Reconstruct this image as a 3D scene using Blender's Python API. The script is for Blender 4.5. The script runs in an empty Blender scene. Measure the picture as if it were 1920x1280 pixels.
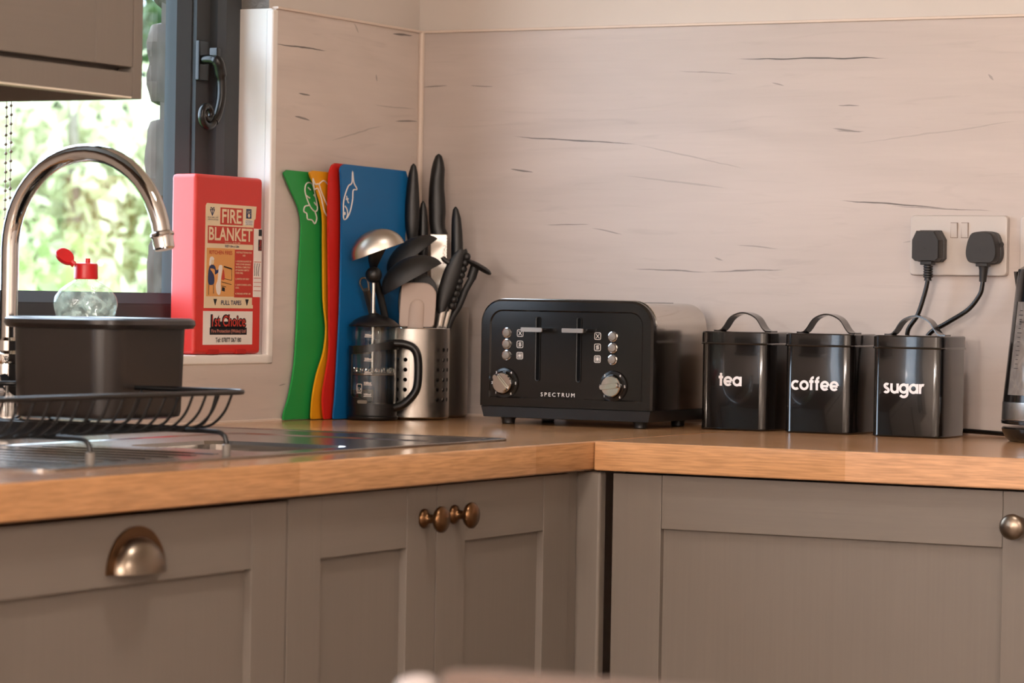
import bpy, bmesh, math, random
import numpy as np
from mathutils import Vector, Matrix
random.seed(7)
SC = bpy.context.scene
COL = SC.collection
T = 0.91                      # height of the worktop above the floor; below, z is measured from the worktop
V = Vector

# ------------------------------------------------------------------ camera, world, lamps, exposure
def cam_setup():
    yaw, pitch, roll = 0.4842, -0.0133, 0.0176
    cy, sy = math.cos(yaw), math.sin(yaw)
    f = V((-sy*math.cos(pitch), cy*math.cos(pitch), math.sin(pitch)))
    r = V((cy, sy, 0)); u = r.cross(f)
    c, s = math.cos(roll), math.sin(roll)
    r2 = r*c + u*s; u2 = u*c - r*s
    cd = bpy.data.cameras.new('camera'); co = bpy.data.objects.new('camera', cd); COL.objects.link(co)
    m = Matrix((r2, u2, -f)).transposed().to_4x4()
    m.translation = V((2.3957, -4.2333, 0.1803 + T))
    co.matrix_world = m
    cd.sensor_width = 36; cd.lens = 5850.9/1920*36
    cd.clip_start = 0.05; cd.clip_end = 200
    cd.dof.use_dof = True; cd.dof.focus_distance = 4.22; cd.dof.aperture_fstop = 8.2
    SC.camera = co
cam_setup()
SKY = 7.8
w = bpy.data.worlds.new('sky'); SC.world = w; w.use_nodes = True
bg = w.node_tree.nodes['Background']; bg.inputs[0].default_value = (0.76, 0.94, 1.14, 1); bg.inputs[1].default_value = SKY
def lamp(name, loc, size, power, color, rot=(0, 0, 0), size_y=None, portal=False, spread=None):
    l = bpy.data.lights.new(name, 'AREA'); o = bpy.data.objects.new(name, l); COL.objects.link(o)
    l.shape = 'DISK' if size_y is None else 'RECTANGLE'; l.size = size
    if size_y: l.size_y = size_y
    l.energy = power; l.color = color; o.location = loc; o.rotation_euler = rot
    if spread: l.spread = spread
    if portal: l.cycles.is_portal = True
    return o
WARM = (1.0, 0.89, 0.81)
for x, y, p in ((0.9, -5.0, 118), (2.2, -5.0, 104)):      # two unseen warm point lights added behind the camera as fill
    l = bpy.data.lights.new('fill_light', 'POINT'); o = bpy.data.objects.new('fill_light', l); COL.objects.link(o)
    l.shadow_soft_size = .18; l.energy = p; l.color = WARM; o.location = (x, y, 1.6)
lamp('ceiling_lamp', (3.3, -3.4, 2.30), 0.45, 46, WARM)
lamp('ceiling_lamp', (1.3, -1.7, 2.37), 0.3, 12, WARM)
# portals help the renderer find the daylight in the window and the glazed door
lamp('window_portal', (-0.19, -0.815, T+0.58), 0.96, 1, (1, 1, 1), (0, -math.pi/2, 0), 0.77, True)
lamp('door_portal', (-0.19, -2.95, 1.05), 2.0, 1, (1, 1, 1), (0, -math.pi/2, 0), 0.9, True)
SC.view_settings.view_transform = 'Standard'; SC.view_settings.look = 'None'
SC.view_settings.gamma = 1; SC.view_settings.use_curve_mapping = False
SC.view_settings.exposure = 0.0
SC.cycles.max_bounces = 10; SC.cycles.transparent_max_bounces = 16
SC.cycles.caustics_reflective = False; SC.cycles.caustics_refractive = False
SC.cycles.sample_clamp_indirect = 6
SC.cycles.use_denoising = True

# ------------------------------------------------------------------ materials
def lin(h):
    h = h.lstrip('#'); o = []
    for i in (0, 2, 4):
        c = int(h[i:i+2], 16)/255; o.append(c/12.92 if c <= .04045 else ((c+.055)/1.055)**2.4)
    return (*o, 1)
def newmat(name):
    m = bpy.data.materials.new(name); m.use_nodes = True
    return m, m.node_tree.nodes, m.node_tree.links, m.node_tree.nodes['Principled BSDF']
def mat(name, col, rough=.5, metal=0, coat=0, noise=0, nscale=40, bump=0, spec=None, aniso=0):
    m, N, L, b = newmat(name)
    b.inputs['Base Color'].default_value = lin(col); b.inputs['Roughness'].default_value = rough
    b.inputs['Metallic'].default_value = metal; b.inputs['Coat Weight'].default_value = coat
    if spec is not None: b.inputs['Specular IOR Level'].default_value = spec
    if aniso: b.inputs['Anisotropic'].default_value = aniso
    if noise or bump:
        tc = N.new('ShaderNodeTexCoord'); n = N.new('ShaderNodeTexNoise'); n.inputs['Scale'].default_value = nscale
        n.inputs['Detail'].default_value = 4; L.new(tc.outputs['Object'], n.inputs['Vector'])
        if noise:
            hs = N.new('ShaderNodeMapRange'); hs.inputs['To Min'].default_value = 1-noise; hs.inputs['To Max'].default_value = 1+noise
            L.new(n.outputs['Fac'], hs.inputs['Value'])
            mx = N.new('ShaderNodeMix'); mx.data_type = 'RGBA'; mx.blend_type = 'MULTIPLY'; mx.inputs[0].default_value = 1
            mx.inputs[6].default_value = lin(col); L.new(hs.outputs[0], mx.inputs[7]); L.new(mx.outputs[2], b.inputs['Base Color'])
        if bump:
            bp = N.new('ShaderNodeBump'); bp.inputs['Strength'].default_value = bump; bp.inputs['Distance'].default_value = .001
            L.new(n.outputs['Fac'], bp.inputs['Height']); L.new(bp.outputs[0], b.inputs['Normal'])
    return m
def paint(name, col, vert=True):
    """painted wood: faint grain lines along one axis"""
    m, N, L, b = newmat(name); b.inputs['Roughness'].default_value = .5
    tc = N.new('ShaderNodeTexCoord'); mp = N.new('ShaderNodeMapping')
    mp.inputs['Scale'].default_value = (300, 300, 6) if vert else (8, 8, 300)
    n = N.new('ShaderNodeTexNoise'); n.inputs['Scale'].default_value = 1; n.inputs['Detail'].default_value = 3
    L.new(tc.outputs['Object'], mp.inputs[0]); L.new(mp.outputs[0], n.inputs['Vector'])
    r = N.new('ShaderNodeMapRange'); r.inputs['To Min'].default_value = .94; r.inputs['To Max'].default_value = 1.06
    L.new(n.outputs['Fac'], r.inputs['Value'])
    mx = N.new('ShaderNodeMix'); mx.data_type = 'RGBA'; mx.blend_type = 'MULTIPLY'; mx.inputs[0].default_value = 1
    mx.inputs[6].default_value = lin(col); L.new(r.outputs[0], mx.inputs[7]); L.new(mx.outputs[2], b.inputs['Base Color'])
    bp = N.new('ShaderNodeBump'); bp.inputs['Strength'].default_value = .15; bp.inputs['Distance'].default_value = .0006
    L.new(n.outputs['Fac'], bp.inputs['Height']); L.new(bp.outputs[0], b.inputs['Normal'])
    return m
def oak(name, axis, c1='#C08650', c2='#A86C3C', off=0.0):
    """oak staves running along the given axis"""
    m, N, L, b = newmat(name)
    tc = N.new('ShaderNodeTexCoord'); mp = N.new('ShaderNodeMapping')
    if axis == 'y': mp.inputs['Rotation'].default_value = (0, 0, math.pi/2)
    mp.inputs['Location'].default_value = (off, 0.011, 0)
    L.new(tc.outputs['Object'], mp.inputs[0])
    br = N.new('ShaderNodeTexBrick'); br.inputs['Scale'].default_value = 1; br.inputs['Mortar Size'].default_value = 0
    br.inputs['Brick Width'].default_value = .56; br.inputs['Row Height'].default_value = .062; br.offset = .37
    br.inputs['Color1'].default_value = lin(c1); br.inputs['Color2'].default_value = lin(c2)
    L.new(mp.outputs[0], br.inputs['Vector'])
    m2 = N.new('ShaderNodeMapping'); m2.inputs['Scale'].default_value = (7, 60, 60); L.new(mp.outputs[0], m2.inputs[0])
    nz = N.new('ShaderNodeTexNoise'); nz.inputs['Scale'].default_value = 1.6; nz.inputs['Detail'].default_value = 6; nz.inputs['Distortion'].default_value = 1.6
    L.new(m2.outputs[0], nz.inputs['Vector'])
    cr = N.new('ShaderNodeMapRange'); cr.inputs['From Min'].default_value = .3; cr.inputs['From Max'].default_value = .75
    cr.inputs['To Min'].default_value = .87; cr.inputs['To Max'].default_value = 1.11; L.new(nz.outputs['Fac'], cr.inputs['Value'])
    m3 = N.new('ShaderNodeMapping'); m3.inputs['Scale'].default_value = (20, 420, 420); L.new(mp.outputs[0], m3.inputs[0])
    n2 = N.new('ShaderNodeTexNoise'); n2.inputs['Scale'].default_value = 1; L.new(m3.outputs[0], n2.inputs['Vector'])
    c2r = N.new('ShaderNodeMapRange'); c2r.inputs['From Min'].default_value = .35; c2r.inputs['From Max'].default_value = .6
    c2r.inputs['To Min'].default_value = .80; c2r.inputs['To Max'].default_value = 1.05; L.new(n2.outputs['Fac'], c2r.inputs['Value'])
    mu = N.new('ShaderNodeMath'); mu.operation = 'MULTIPLY'; L.new(cr.outputs[0], mu.inputs[0]); L.new(c2r.outputs[0], mu.inputs[1])
    mx = N.new('ShaderNodeMix'); mx.data_type = 'RGBA'; mx.blend_type = 'MULTIPLY'; mx.inputs[0].default_value = 1
    L.new(br.outputs['Color'], mx.inputs[6]); L.new(mu.outputs[0], mx.inputs[7]); L.new(mx.outputs[2], b.inputs['Base Color'])
    b.inputs['Roughness'].default_value = .17; b.inputs['Specular IOR Level'].default_value = .5
    return m
def crack_group():
    g = bpy.data.node_groups.new('crack', 'ShaderNodeTree')
    for nm in ('U', 'V', 'cu', 'cv', 'cos', 'sin', 'half_length', 'half_width', 'wobble'):
        g.interface.new_socket(nm, in_out='INPUT', socket_type='NodeSocketFloat')
    g.interface.new_socket('mask', in_out='OUTPUT', socket_type='NodeSocketFloat')
    I = g.nodes.new('NodeGroupInput').outputs; O = g.nodes.new('NodeGroupOutput').inputs
    def M(op, a, b=None, c=None):
        n = g.nodes.new('ShaderNodeMath'); n.operation = op
        for i, x in enumerate((a, b, c)):
            if x is None: continue
            if isinstance(x, (int, float)): n.inputs[i].default_value = x
            else: g.links.new(x, n.inputs[i])
        return n.outputs[0]
    du = M('SUBTRACT', I['U'], I['cu']); dv = M('SUBTRACT', I['V'], I['cv'])
    a = M('ADD', M('MULTIPLY', du, I['cos']), M('MULTIPLY', dv, I['sin']))
    b = M('SUBTRACT', M('MULTIPLY', dv, I['cos']), M('MULTIPLY', du, I['sin']))
    b = M('ADD', b, I['wobble'])
    tpr = M('SUBTRACT', 1.0, M('POWER', M('MINIMUM', M('ABSOLUTE', M('DIVIDE', a, I['half_length'])), 1.0), 2.0))
    wd = M('MULTIPLY', tpr, I['half_width'])
    d = M('DIVIDE', M('ABSOLUTE', b), M('ADD', wd, 1e-5))
    k = M('MULTIPLY', M('SUBTRACT', 1.35, d), 2.2)
    n = M('MINIMUM', M('MAXIMUM', k, 0.0), 1.0)
    n = M('MULTIPLY', n, M('MINIMUM', M('MULTIPLY', tpr, 3.0), 1.0))
    g.links.new(n, O['mask'])
    return g
CRACK = crack_group()
def wallpanel(name, axis, cracks, col='#C4B8B1'):
    """pale printed oak panel: long soft grain with dark splits; axis = world axis that runs along the panel"""
    m, N, L, b = newmat(name)
    tc = N.new('ShaderNodeTexCoord'); sp = N.new('ShaderNodeSeparateXYZ'); L.new(tc.outputs['Object'], sp.inputs[0])
    U = sp.outputs[0 if axis == 'x' else 1]; W = sp.outputs[2]
    cb = N.new('ShaderNodeCombineXYZ'); L.new(U, cb.inputs[0]); L.new(W, cb.inputs[1])
    def noise(sx, sz, det, dist, lo, hi, tmin, tmax):
        mp = N.new('ShaderNodeMapping'); mp.inputs['Scale'].default_value = (sx, sz, 1); L.new(cb.outputs[0], mp.inputs[0])
        n = N.new('ShaderNodeTexNoise'); n.inputs['Scale'].default_value = 1; n.inputs['Detail'].default_value = det; n.inputs['Distortion'].default_value = dist
        L.new(mp.outputs[0], n.inputs['Vector'])
        r = N.new('ShaderNodeMapRange'); r.inputs['From Min'].default_value = lo; r.inputs['From Max'].default_value = hi
        r.inputs['To Min'].default_value = tmin; r.inputs['To Max'].default_value = tmax; L.new(n.outputs['Fac'], r.inputs['Value'])
        return r.outputs[0], n.outputs['Fac']
    def M(op, a, c):
        n = N.new('ShaderNodeMath'); n.operation = op
        for i, x in enumerate((a, c)):
            if isinstance(x, (int, float)): n.inputs[i].default_value = x
            else: L.new(x, n.inputs[i])
        return n.outputs[0]
    big, _ = noise(1.6, 9, 3, 1.5, .3, .7, .93, 1.05)
    fine, _ = noise(6, 110, 4, .8, .3, .7, .975, 1.015)
    streak, _ = noise(4, 42, 5, 2.2, .60, .76, 1.0, .90)
    _, wob = noise(16, 60, 3, 0, 0, 1, 0, 1)
    wobm = M('MULTIPLY', M('SUBTRACT', wob, .5), .006)
    val = M('MULTIPLY', M('MULTIPLY', big, fine), streak)
    mx = N.new('ShaderNodeMix'); mx.data_type = 'RGBA'; mx.blend_type = 'MULTIPLY'; mx.inputs[0].default_value = 1
    mx.inputs[6].default_value = lin(col); L.new(val, mx.inputs[7])
    mask = None
    for (p, q, hw, amt) in cracks:
        g = N.new('ShaderNodeGroup'); g.node_tree = CRACK
        L.new(U, g.inputs['U']); L.new(W, g.inputs['V']); L.new(wobm, g.inputs['wobble'])
        d = V((q[0]-p[0], q[1]-p[1])); l = d.length
        g.inputs['cu'].default_value = (p[0]+q[0])/2; g.inputs['cv'].default_value = (p[1]+q[1])/2 + T
        g.inputs['cos'].default_value = d.x/l; g.inputs['sin'].default_value = d.y/l
        g.inputs['half_length'].default_value = l/2; g.inputs['half_width'].default_value = hw*.72
        k = M('MULTIPLY', g.outputs[0], amt)
        mask = k if mask is None else M('MAXIMUM', mask, k)
    m2 = N.new('ShaderNodeMix'); m2.data_type = 'RGBA'; m2.inputs[7].default_value = lin('#4A4440')
    L.new(mask, m2.inputs[0]); L.new(mx.outputs[2], m2.inputs[6]); L.new(m2.outputs[2], b.inputs['Base Color'])
    b.inputs['Roughness'].default_value = .42
    return m
def clear(name, tint=(1, 1, 1), refl=.9, rough=.0, haze=None):
    """thin clear sheet: lets light straight through, mirrors at grazing angles"""
    m, N, L, b = newmat(name); N.remove(b)
    out = N['Material Output']; tr = N.new('ShaderNodeBsdfTransparent'); tr.inputs[0].default_value = (*tint, 1)
    gl = N.new('ShaderNodeBsdfGlossy'); gl.inputs['Roughness'].default_value = rough; gl.inputs[0].default_value = (refl, refl, refl, 1)
    fr = N.new('ShaderNodeFresnel'); ge = N.new('ShaderNodeNewGeometry'); mr = N.new('ShaderNodeMapRange')
    mr.inputs['To Min'].default_value = 1.5; mr.inputs['To Max'].default_value = 1/1.5   # same index seen from either face
    L.new(ge.outputs['Backfacing'], mr.inputs['Value']); L.new(mr.outputs[0], fr.inputs[0])
    mx = N.new('ShaderNodeMixShader'); L.new(fr.outputs[0], mx.inputs[0]); L.new(tr.outputs[0], mx.inputs[1]); L.new(gl.outputs[0], mx.inputs[2])
    L.new(mx.outputs[0], out.inputs[0])
    return m
def solidglass(name, col='#FFFFFF', rough=.0, ior=1.4):
    m, N, L, b = newmat(name)
    b.inputs['Base Color'].default_value = lin(col); b.inputs['Roughness'].default_value = rough
    b.inputs['Transmission Weight'].default_value = 1; b.inputs['IOR'].default_value = ior
    return m
def leafmat(name, c1, c2):
    m, N, L, b = newmat(name)
    tc = N.new('ShaderNodeTexCoord'); n = N.new('ShaderNodeTexNoise'); n.inputs['Scale'].default_value = 5; L.new(tc.outputs['Object'], n.inputs['Vector'])
    mx = N.new('ShaderNodeMix'); mx.data_type = 'RGBA'; mx.inputs[6].default_value = lin(c1); mx.inputs[7].default_value = lin(c2)
    r = N.new('ShaderNodeMapRange'); r.inputs['From Min'].default_value = .35; r.inputs['From Max'].default_value = .65; L.new(n.outputs['Fac'], r.inputs['Value'])
    L.new(r.outputs[0], mx.inputs[0]); L.new(mx.outputs[2], b.inputs['Base Color']); b.inputs['Roughness'].default_value = .45
    t = N.new('ShaderNodeBsdfTranslucent'); L.new(mx.outputs[2], t.inputs[0])
    ms = N.new('ShaderNodeMixShader'); ms.inputs[0].default_value = .4
    L.new(b.outputs[0], ms.inputs[1]); L.new(t.outputs[0], ms.inputs[2]); L.new(ms.outputs[0], N['Material Output'].inputs[0])
    return m

def soapy(name, lo=.03, hi=.26, col='#C8D4C4'):
    """thin clear plastic with streaks of soap clinging to it"""
    m = clear(name, (.94, .98, .95)); N, L = m.node_tree.nodes, m.node_tree.links
    out = N['Material Output']; old = out.inputs[0].links[0].from_socket
    d = N.new('ShaderNodeBsdfTranslucent'); d.inputs[0].default_value = lin(col)
    d2 = N.new('ShaderNodeBsdfDiffuse'); d2.inputs[0].default_value = lin(col)
    a = N.new('ShaderNodeAddShader'); L.new(d.outputs[0], a.inputs[0]); L.new(d2.outputs[0], a.inputs[1])
    tc = N.new('ShaderNodeTexCoord'); n = N.new('ShaderNodeTexNoise'); n.inputs['Scale'].default_value = 28; n.inputs['Distortion'].default_value = 3; n.inputs['Detail'].default_value = 2
    L.new(tc.outputs['Object'], n.inputs['Vector'])
    r = N.new('ShaderNodeMapRange'); r.inputs['From Min'].default_value = .42; r.inputs['From Max'].default_value = .68; r.inputs['To Min'].default_value = lo; r.inputs['To Max'].default_value = hi
    L.new(n.outputs['Fac'], r.inputs['Value'])
    bp = N.new('ShaderNodeBump'); bp.inputs['Strength'].default_value = .5; bp.inputs['Distance'].default_value = .003; L.new(n.outputs['Fac'], bp.inputs['Height'])
    for q in N:
        if q.type in ('BSDF_GLOSSY', 'FRESNEL'): L.new(bp.outputs[0], q.inputs['Normal'])
    mx = N.new('ShaderNodeMixShader'); L.new(r.outputs[0], mx.inputs[0]); L.new(old, mx.inputs[1]); L.new(a.outputs[0], mx.inputs[2]); L.new(mx.outputs[0], out.inputs[0])
    return m

MW = mat('white_wall_paint', '#D0C7BF', .7, bump=.1, nscale=120)
MCEIL = mat('ceiling_paint', '#E2DAD4', .8)
MFLOOR = oak('floor_boards', 'x', '#8A7462', '#7A6656')
CR_BACK = [((.53, .5415), (.777, .5385), .0016, .9), ((.161, .431), (.38, .417), .0013, .85), ((.087, .510), (.13, .5075), .001, .7), ((.002, .5088), (.05, .5105), .001, .7),
 ((.160, .381), (.202, .376), .0016, .8), ((.699, .334), (.87, .322), .0014, .85), ((.78, .325), (.942, .3177), .0009, .6), ((.37, .230), (.50, .2268), .001, .7), ((.49, .2268), (.623, .232), .001, .65),
 ((.223, .2967), (.30, .2965), .0009, .7), ((.30, .292), (.355, .281), .0009, .6), ((.688, .438), (.735, .4325), .0014, .6), ((.694, .4345), (.74, .4335), .001, .5), ((.696, .4713), (.732, .470), .0008, .7), ((.44, .525), (.54, .5205), .0006, .5),
 ((.505, .249), (.52, .244), .0014, .45), ((.592, .506), (.613, .501), .0012, .5), ((.54, .267), (.61, .2628), .0012, .4), ((.37, .418), (.556, .379), .0012, .28), ((.35, .370), (.53, .351), .0016, .25), ((.72, .414), (.98, .447), .0012, .2), ((.925, .513), (.933, .503), .002, .4), ((.80, .272), (.826, .277), .0012, .3)]
CR_LEFT = [((-.43, .542), (-.278, .5425), .0013, .9), ((-.09, .584), (-.025, .587), .002, .85), ((-.36, .476), (-.325, .4748), .0014, .8), ((-.37, .441), (-.325, .438), .0022, .7), ((-.078, .452), (-.004, .4545), .0016, .7),
 ((-.145, .472), (-.01, .4735), .0012, .3), ((-.267, .412), (-.11, .443), .0014, .3), ((-.137, .519), (-.133, .508), .002, .6), ((-.205, .590), (-.19, .577), .002, .35), ((-.40, .05), (-.38, .052), .001, .6)]
MPB = wallpanel('pale_oak_panel_back', 'x', CR_BACK)
MPL = wallpanel('pale_oak_panel_left', 'y', CR_LEFT, '#D2C5BC')
MPR = mat('pale_reveal_panel', '#F2EEE8', .4, noise=.05, nscale=14)
MTRIM = mat('white_plastic_trim', '#F0EAE4', .35)
MSEAL = mat('white_sealant', '#DCCBBD', .5)
MUPVC = mat('anthracite_window_frame', '#4A4D50', .55, bump=.05, nscale=300, spec=.12)
MBLACKGLOSS = mat('black_iron', '#0E0D0D', .3)
MCAB = paint('grey_cabinet_paint', '#71685F')
MCABH = paint('grey_cabinet_paint_rail', '#71685F', False)
MCABIN = mat('cabinet_interior', '#2A2420', .8)
MCREAM = mat('cream_board_edge', '#E4D8C6', .5)
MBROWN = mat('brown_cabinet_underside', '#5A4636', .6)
MOAKL = oak('oak_worktop_left', 'y', '#C6966A', '#AE7E52', .695)
MOAKR = oak('oak_worktop_right', 'x', '#CF9F78', '#C08E60', -.05)
MCHROME = mat('chrome', '#D8D6D4', .05, 1)
MSTEEL = mat('brushed_steel', '#B5AFA8', .26, 1, aniso=.6)
MSINK = mat('sink_steel', '#96908A', .22, 1)
MDARKSTEEL = mat('dark_brushed_steel', '#8E877F', .34, 1, aniso=.5)
MLADLE = mat('satin_steel', '#C0B8AE', .32, 1)
MSATIN = mat('satin_silver', '#A2978E', .3, .9)
MSLOT = mat('slot_black', '#050505', .8, spec=.1)
MTOAST = mat('polished_steel', '#C9C3BC', .13, 1)
MBRASS = mat('antique_brass', '#6E5138', .28, 1)
MPEWTER = mat('aged_pewter', '#85786A', .3, 1)
MBLK = mat('black_plastic', '#100F0F', .38)
MBLKM = mat('matt_black_nylon', '#1B1918', .48)
MBLKG = mat('gloss_black_plastic', '#14110F', .17)
MBASIN = mat('dark_brown_plastic', '#241E1B', .28)
MTIN = mat('black_lacquered_tin', '#130F0D', .12, coat=.5)
MWIRE = mat('black_coated_wire', '#0B0B0C', .3)
MRED = mat('red_plastic', '#D2322A', .45, spec=.6)
MREDCAP = mat('red_cap', '#D0141A', .35)
MGREEN = mat('green_board', '#2A9A4A', .45, spec=.3)
MYEL = mat('yellow_board', '#E8A01C', .45, spec=.3)
MREDB = mat('red_board', '#D2281F', .45, spec=.3)
MBLUE = mat('blue_board', '#1268A4', .45, spec=.3)
MPRINTW = mat('white_print', '#E9E2DC', .5)
MPRINTK = mat('black_print', '#15131A', .5)
MPRINTR = mat('red_print', '#C23A2C', .5)
MPRINTB = mat('navy_print', '#26345E', .5)
MPRINTO = mat('orange_print', '#E0A05C', .5)
MLABEL = mat('cream_label', '#E8D3B0', .45)
MPRINTC = mat('canister_print', '#F4F0F2', .4)
MSTICK = mat('white_sticker', '#EFE6DE', .45)
MSILI = mat('grey_silicone', '#B4A195', .5)
MWPL = mat('white_socket_plastic', '#C6BDB6', .3)
MPLUG = mat('black_plug_plastic', '#1F1C1B', .45)
MBTN = mat('grey_button', '#7C746C', .4)
MGREYPL = mat('dark_grey_base_plastic', '#1C1C1D', .3)
MPANE = clear('window_glass')
MGLASS = clear('beaker_glass', (.93, .95, .95))
MGAUGE = soapy('kettle_window', .38, .5, '#B8AEA6')
MBOTTLE = soapy('clear_bottle_plastic')
MSTONE = mat('grey_stone', '#574C44', .9, noise=.35, nscale=22, bump=.8)  # colour darkened in place of shade from eaves and trees above
MMORTAR = mat('lime_mortar', '#5E544C', .95, noise=.25, nscale=60, bump=.8)
MGRASS = mat('garden_grass', '#5C7A34', .9, noise=.3, nscale=3)
MLEAF1 = leafmat('mid_green_leaves', '#84985C', '#B0C07C')
MLEAF2 = leafmat('pale_green_leaves', '#B6BC90', '#DADCBA')
MLEAF3 = leafmat('dark_green_leaves', '#263C1C', '#425C28')
MBARK = mat('bark', '#8C8478', .9, noise=.3, nscale=20)
MCHAIR = mat('brown_chair_wood', '#5E4C42', .55, noise=.12, nscale=12)
MCHAIRW = mat('whitewashed_chair_post', '#A39A98', .5)
MBLIND = mat('white_blind_fabric', '#E8E4DC', .8)
MCHAIN = mat('grey_bead_chain', '#8A7A70', .35, .6)

# ------------------------------------------------------------------ mesh helpers
def rrect(w, h, r, n=5):
    """rounded rectangle centred at 0, counter-clockwise"""
    P = []
    for cx, cy, a0 in ((w/2-r, h/2-r, 0), (-w/2+r, h/2-r, 90), (-w/2+r, -h/2+r, 180), (w/2-r, -h/2+r, 270)):
        for i in range(n+1):
            a = math.radians(a0+90*i/n); P.append((cx+r*math.cos(a), cy+r*math.sin(a)))
    return P
class B:
    def __init__(s): s.bm = bmesh.new()
    def box(s, x0, x1, y0, y1, z0, z1, bev=0, seg=2):
        vs = [s.bm.verts.new((x, y, z)) for x in (x0, x1) for y in (y0, y1) for z in (z0, z1)]
        fs = [s.bm.faces.new([vs[i] for i in q]) for q in ((0, 1, 3, 2), (4, 6, 7, 5), (0, 4, 5, 1), (2, 3, 7, 6), (0, 2, 6, 4), (1, 5, 7, 3))]
        if bev:
            es = list({e for f in fs for e in f.edges})
            bmesh.ops.bevel(s.bm, geom=es, offset=bev, segments=seg, profile=.5, affect='EDGES')
        return s
    def loft(s, rings, caps=(True, True), loop=False):
        R = [[s.bm.verts.new(p) for p in r] for r in rings]
        n = len(R[0]); m = len(R)
        for i in range(m if loop else m-1):
            a, b = R[i], R[(i+1) % m]
            for j in range(n):
                k = (j+1) % n
                try: s.bm.faces.new((a[j], a[k], b[k], b[j]))
                except ValueError: pass
        if not loop:
            if caps[0]: s.bm.faces.new(R[0][::-1])
            if caps[1]: s.bm.faces.new(R[-1])
        return s
    def prism(s, pts, o, u, v, h0, h1, bev=0):
        """2-D outline in the plane (o; u, v), extruded along u x v from h0 to h1; bev = small chamfer"""
        o, u, v = V(o), V(u), V(v); n = u.cross(v)
        def ring(h, ins=0):
            P = pts
            if ins:
                cx = sum(p[0] for p in pts)/len(pts); cy = sum(p[1] for p in pts)/len(pts)
                mx = max(math.hypot(p[0]-cx, p[1]-cy) for p in pts); k = 1-ins/mx
                P = [(cx+(p[0]-cx)*k, cy+(p[1]-cy)*k) for p in pts]
            return [o+u*a+v*b+n*h for a, b in P]
        if bev: return s.loft([ring(h0, bev), ring(h0+bev), ring(h1-bev), ring(h1, bev)])
        return s.loft([ring(h0), ring(h1)])
    def tube(s, path, r, seg=10, closed=False, caps=True, flat=None):
        """round (or flat=(axis, factor)) tube along a path; r a number or one per point"""
        P = [V(p) for p in path]; n = len(P); rs = r if isinstance(r, (list, tuple)) else [r]*n
        rings = []; prev = None
        for i, p in enumerate(P):
            if closed: t = P[(i+1) % n]-P[i-1]
            else: t = P[min(i+1, n-1)]-P[max(i-1, 0)]
            t = t.normalized()
            if prev is None:
                a = V((0, 0, 1)) if abs(t.z) < .9 else V((1, 0, 0))
                nn = (a-t*a.dot(t)).normalized()
            else:
                nn = prev-t*prev.dot(t); nn = nn.normalized()
            prev = nn; bb = t.cross(nn)
            ring = [nn*math.cos(2*math.pi*k/seg)*rs[i]+bb*math.sin(2*math.pi*k/seg)*rs[i] for k in range(seg)]
            if flat:
                ax = V(flat[0]).normalized(); ring = [q-ax*q.dot(ax)*(1-flat[1]) for q in ring]
            rings.append([p+q for q in ring])
        return s.loft(rings, (caps, caps), closed)
    def lathe(s, prof, c=(0, 0, 0), axis=(0, 0, 1), seg=32, caps=(True, True), ref=None):
        ax = V(axis).normalized(); a = V(ref) if ref else (V((1, 0, 0)) if abs(ax.x) < .9 else V((0, 1, 0)))
        e1 = (a-ax*a.dot(ax)).normalized(); e2 = ax.cross(e1); c = V(c)
        return s.loft([[c+ax*z+(e1*math.cos(2*math.pi*k/seg)+e2*math.sin(2*math.pi*k/seg))*max(r, 1e-5) for k in range(seg)] for r, z in prof], caps)
    def sphere(s, c, r, seg=16, sc=(1, 1, 1)):
        m = Matrix.Translation(c) @ Matrix.Diagonal((*[r*k for k in sc], 1))
        bmesh.ops.create_uvsphere(s.bm, u_segments=seg, v_segments=max(6, seg//2), radius=1, matrix=m); return s
    def sections(s, rows, e1, e2, seg=12):
        """body through elliptical sections: rows of (centre, half width along e1, half depth along e2)"""
        e1, e2 = V(e1), V(e2)
        return s.loft([[V(c)+e1*(a*math.cos(2*math.pi*k/seg))+e2*(b*math.sin(2*math.pi*k/seg)) for k in range(seg)] for c, a, b in rows])
OFF = {}
def solid(o, th):
    o.modifiers.clear()
    md = o.modifiers.new('s', 'SOLIDIFY'); md.thickness = th; md.offset = -1
    e = o.modifiers.new('e', 'EDGE_SPLIT'); e.split_angle = math.radians(40)
def finish(bm, name, off, ang=38):
    bmesh.ops.remove_doubles(bm, verts=bm.verts, dist=2e-6)
    bmesh.ops.recalc_face_normals(bm, faces=bm.faces)
    for f in bm.faces: f.smooth = True
    ca = math.radians(ang)
    for e in bm.edges:
        if len(e.link_faces) == 2: e.smooth = e.calc_face_angle(0) < ca
    bmesh.ops.translate(bm, verts=bm.verts, vec=V((0, 0, T))-off)
    me = bpy.data.meshes.new(name); bm.to_mesh(me); bm.free()
    return me
def obj(name, b, m, parent=None, label=None, ang=38, keep0=False, wn=True):
    """b in worktop coordinates -> one mesh object. Top level: origin at the middle of its base"""
    bm = b.bm if isinstance(b, B) else b
    if parent is not None: off = OFF[parent.name]
    elif keep0: off = V((0, 0, 0))
    else:
        xs = [v.co for v in bm.verts]
        off = V(((min(c.x for c in xs)+max(c.x for c in xs))/2, (min(c.y for c in xs)+max(c.y for c in xs))/2, min(c.z for c in xs)+T))
    me = finish(bm, name, off, ang)
    o = bpy.data.objects.new(name, me); COL.objects.link(o); me.materials.append(m)
    if parent is not None: o.parent = parent
    else: o.location = off
    OFF[o.name] = off
    if wn: q = o.modifiers.new('n', 'WEIGHTED_NORMAL'); q.keep_sharp = True
    if label: o['label'] = label
    return o
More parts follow.
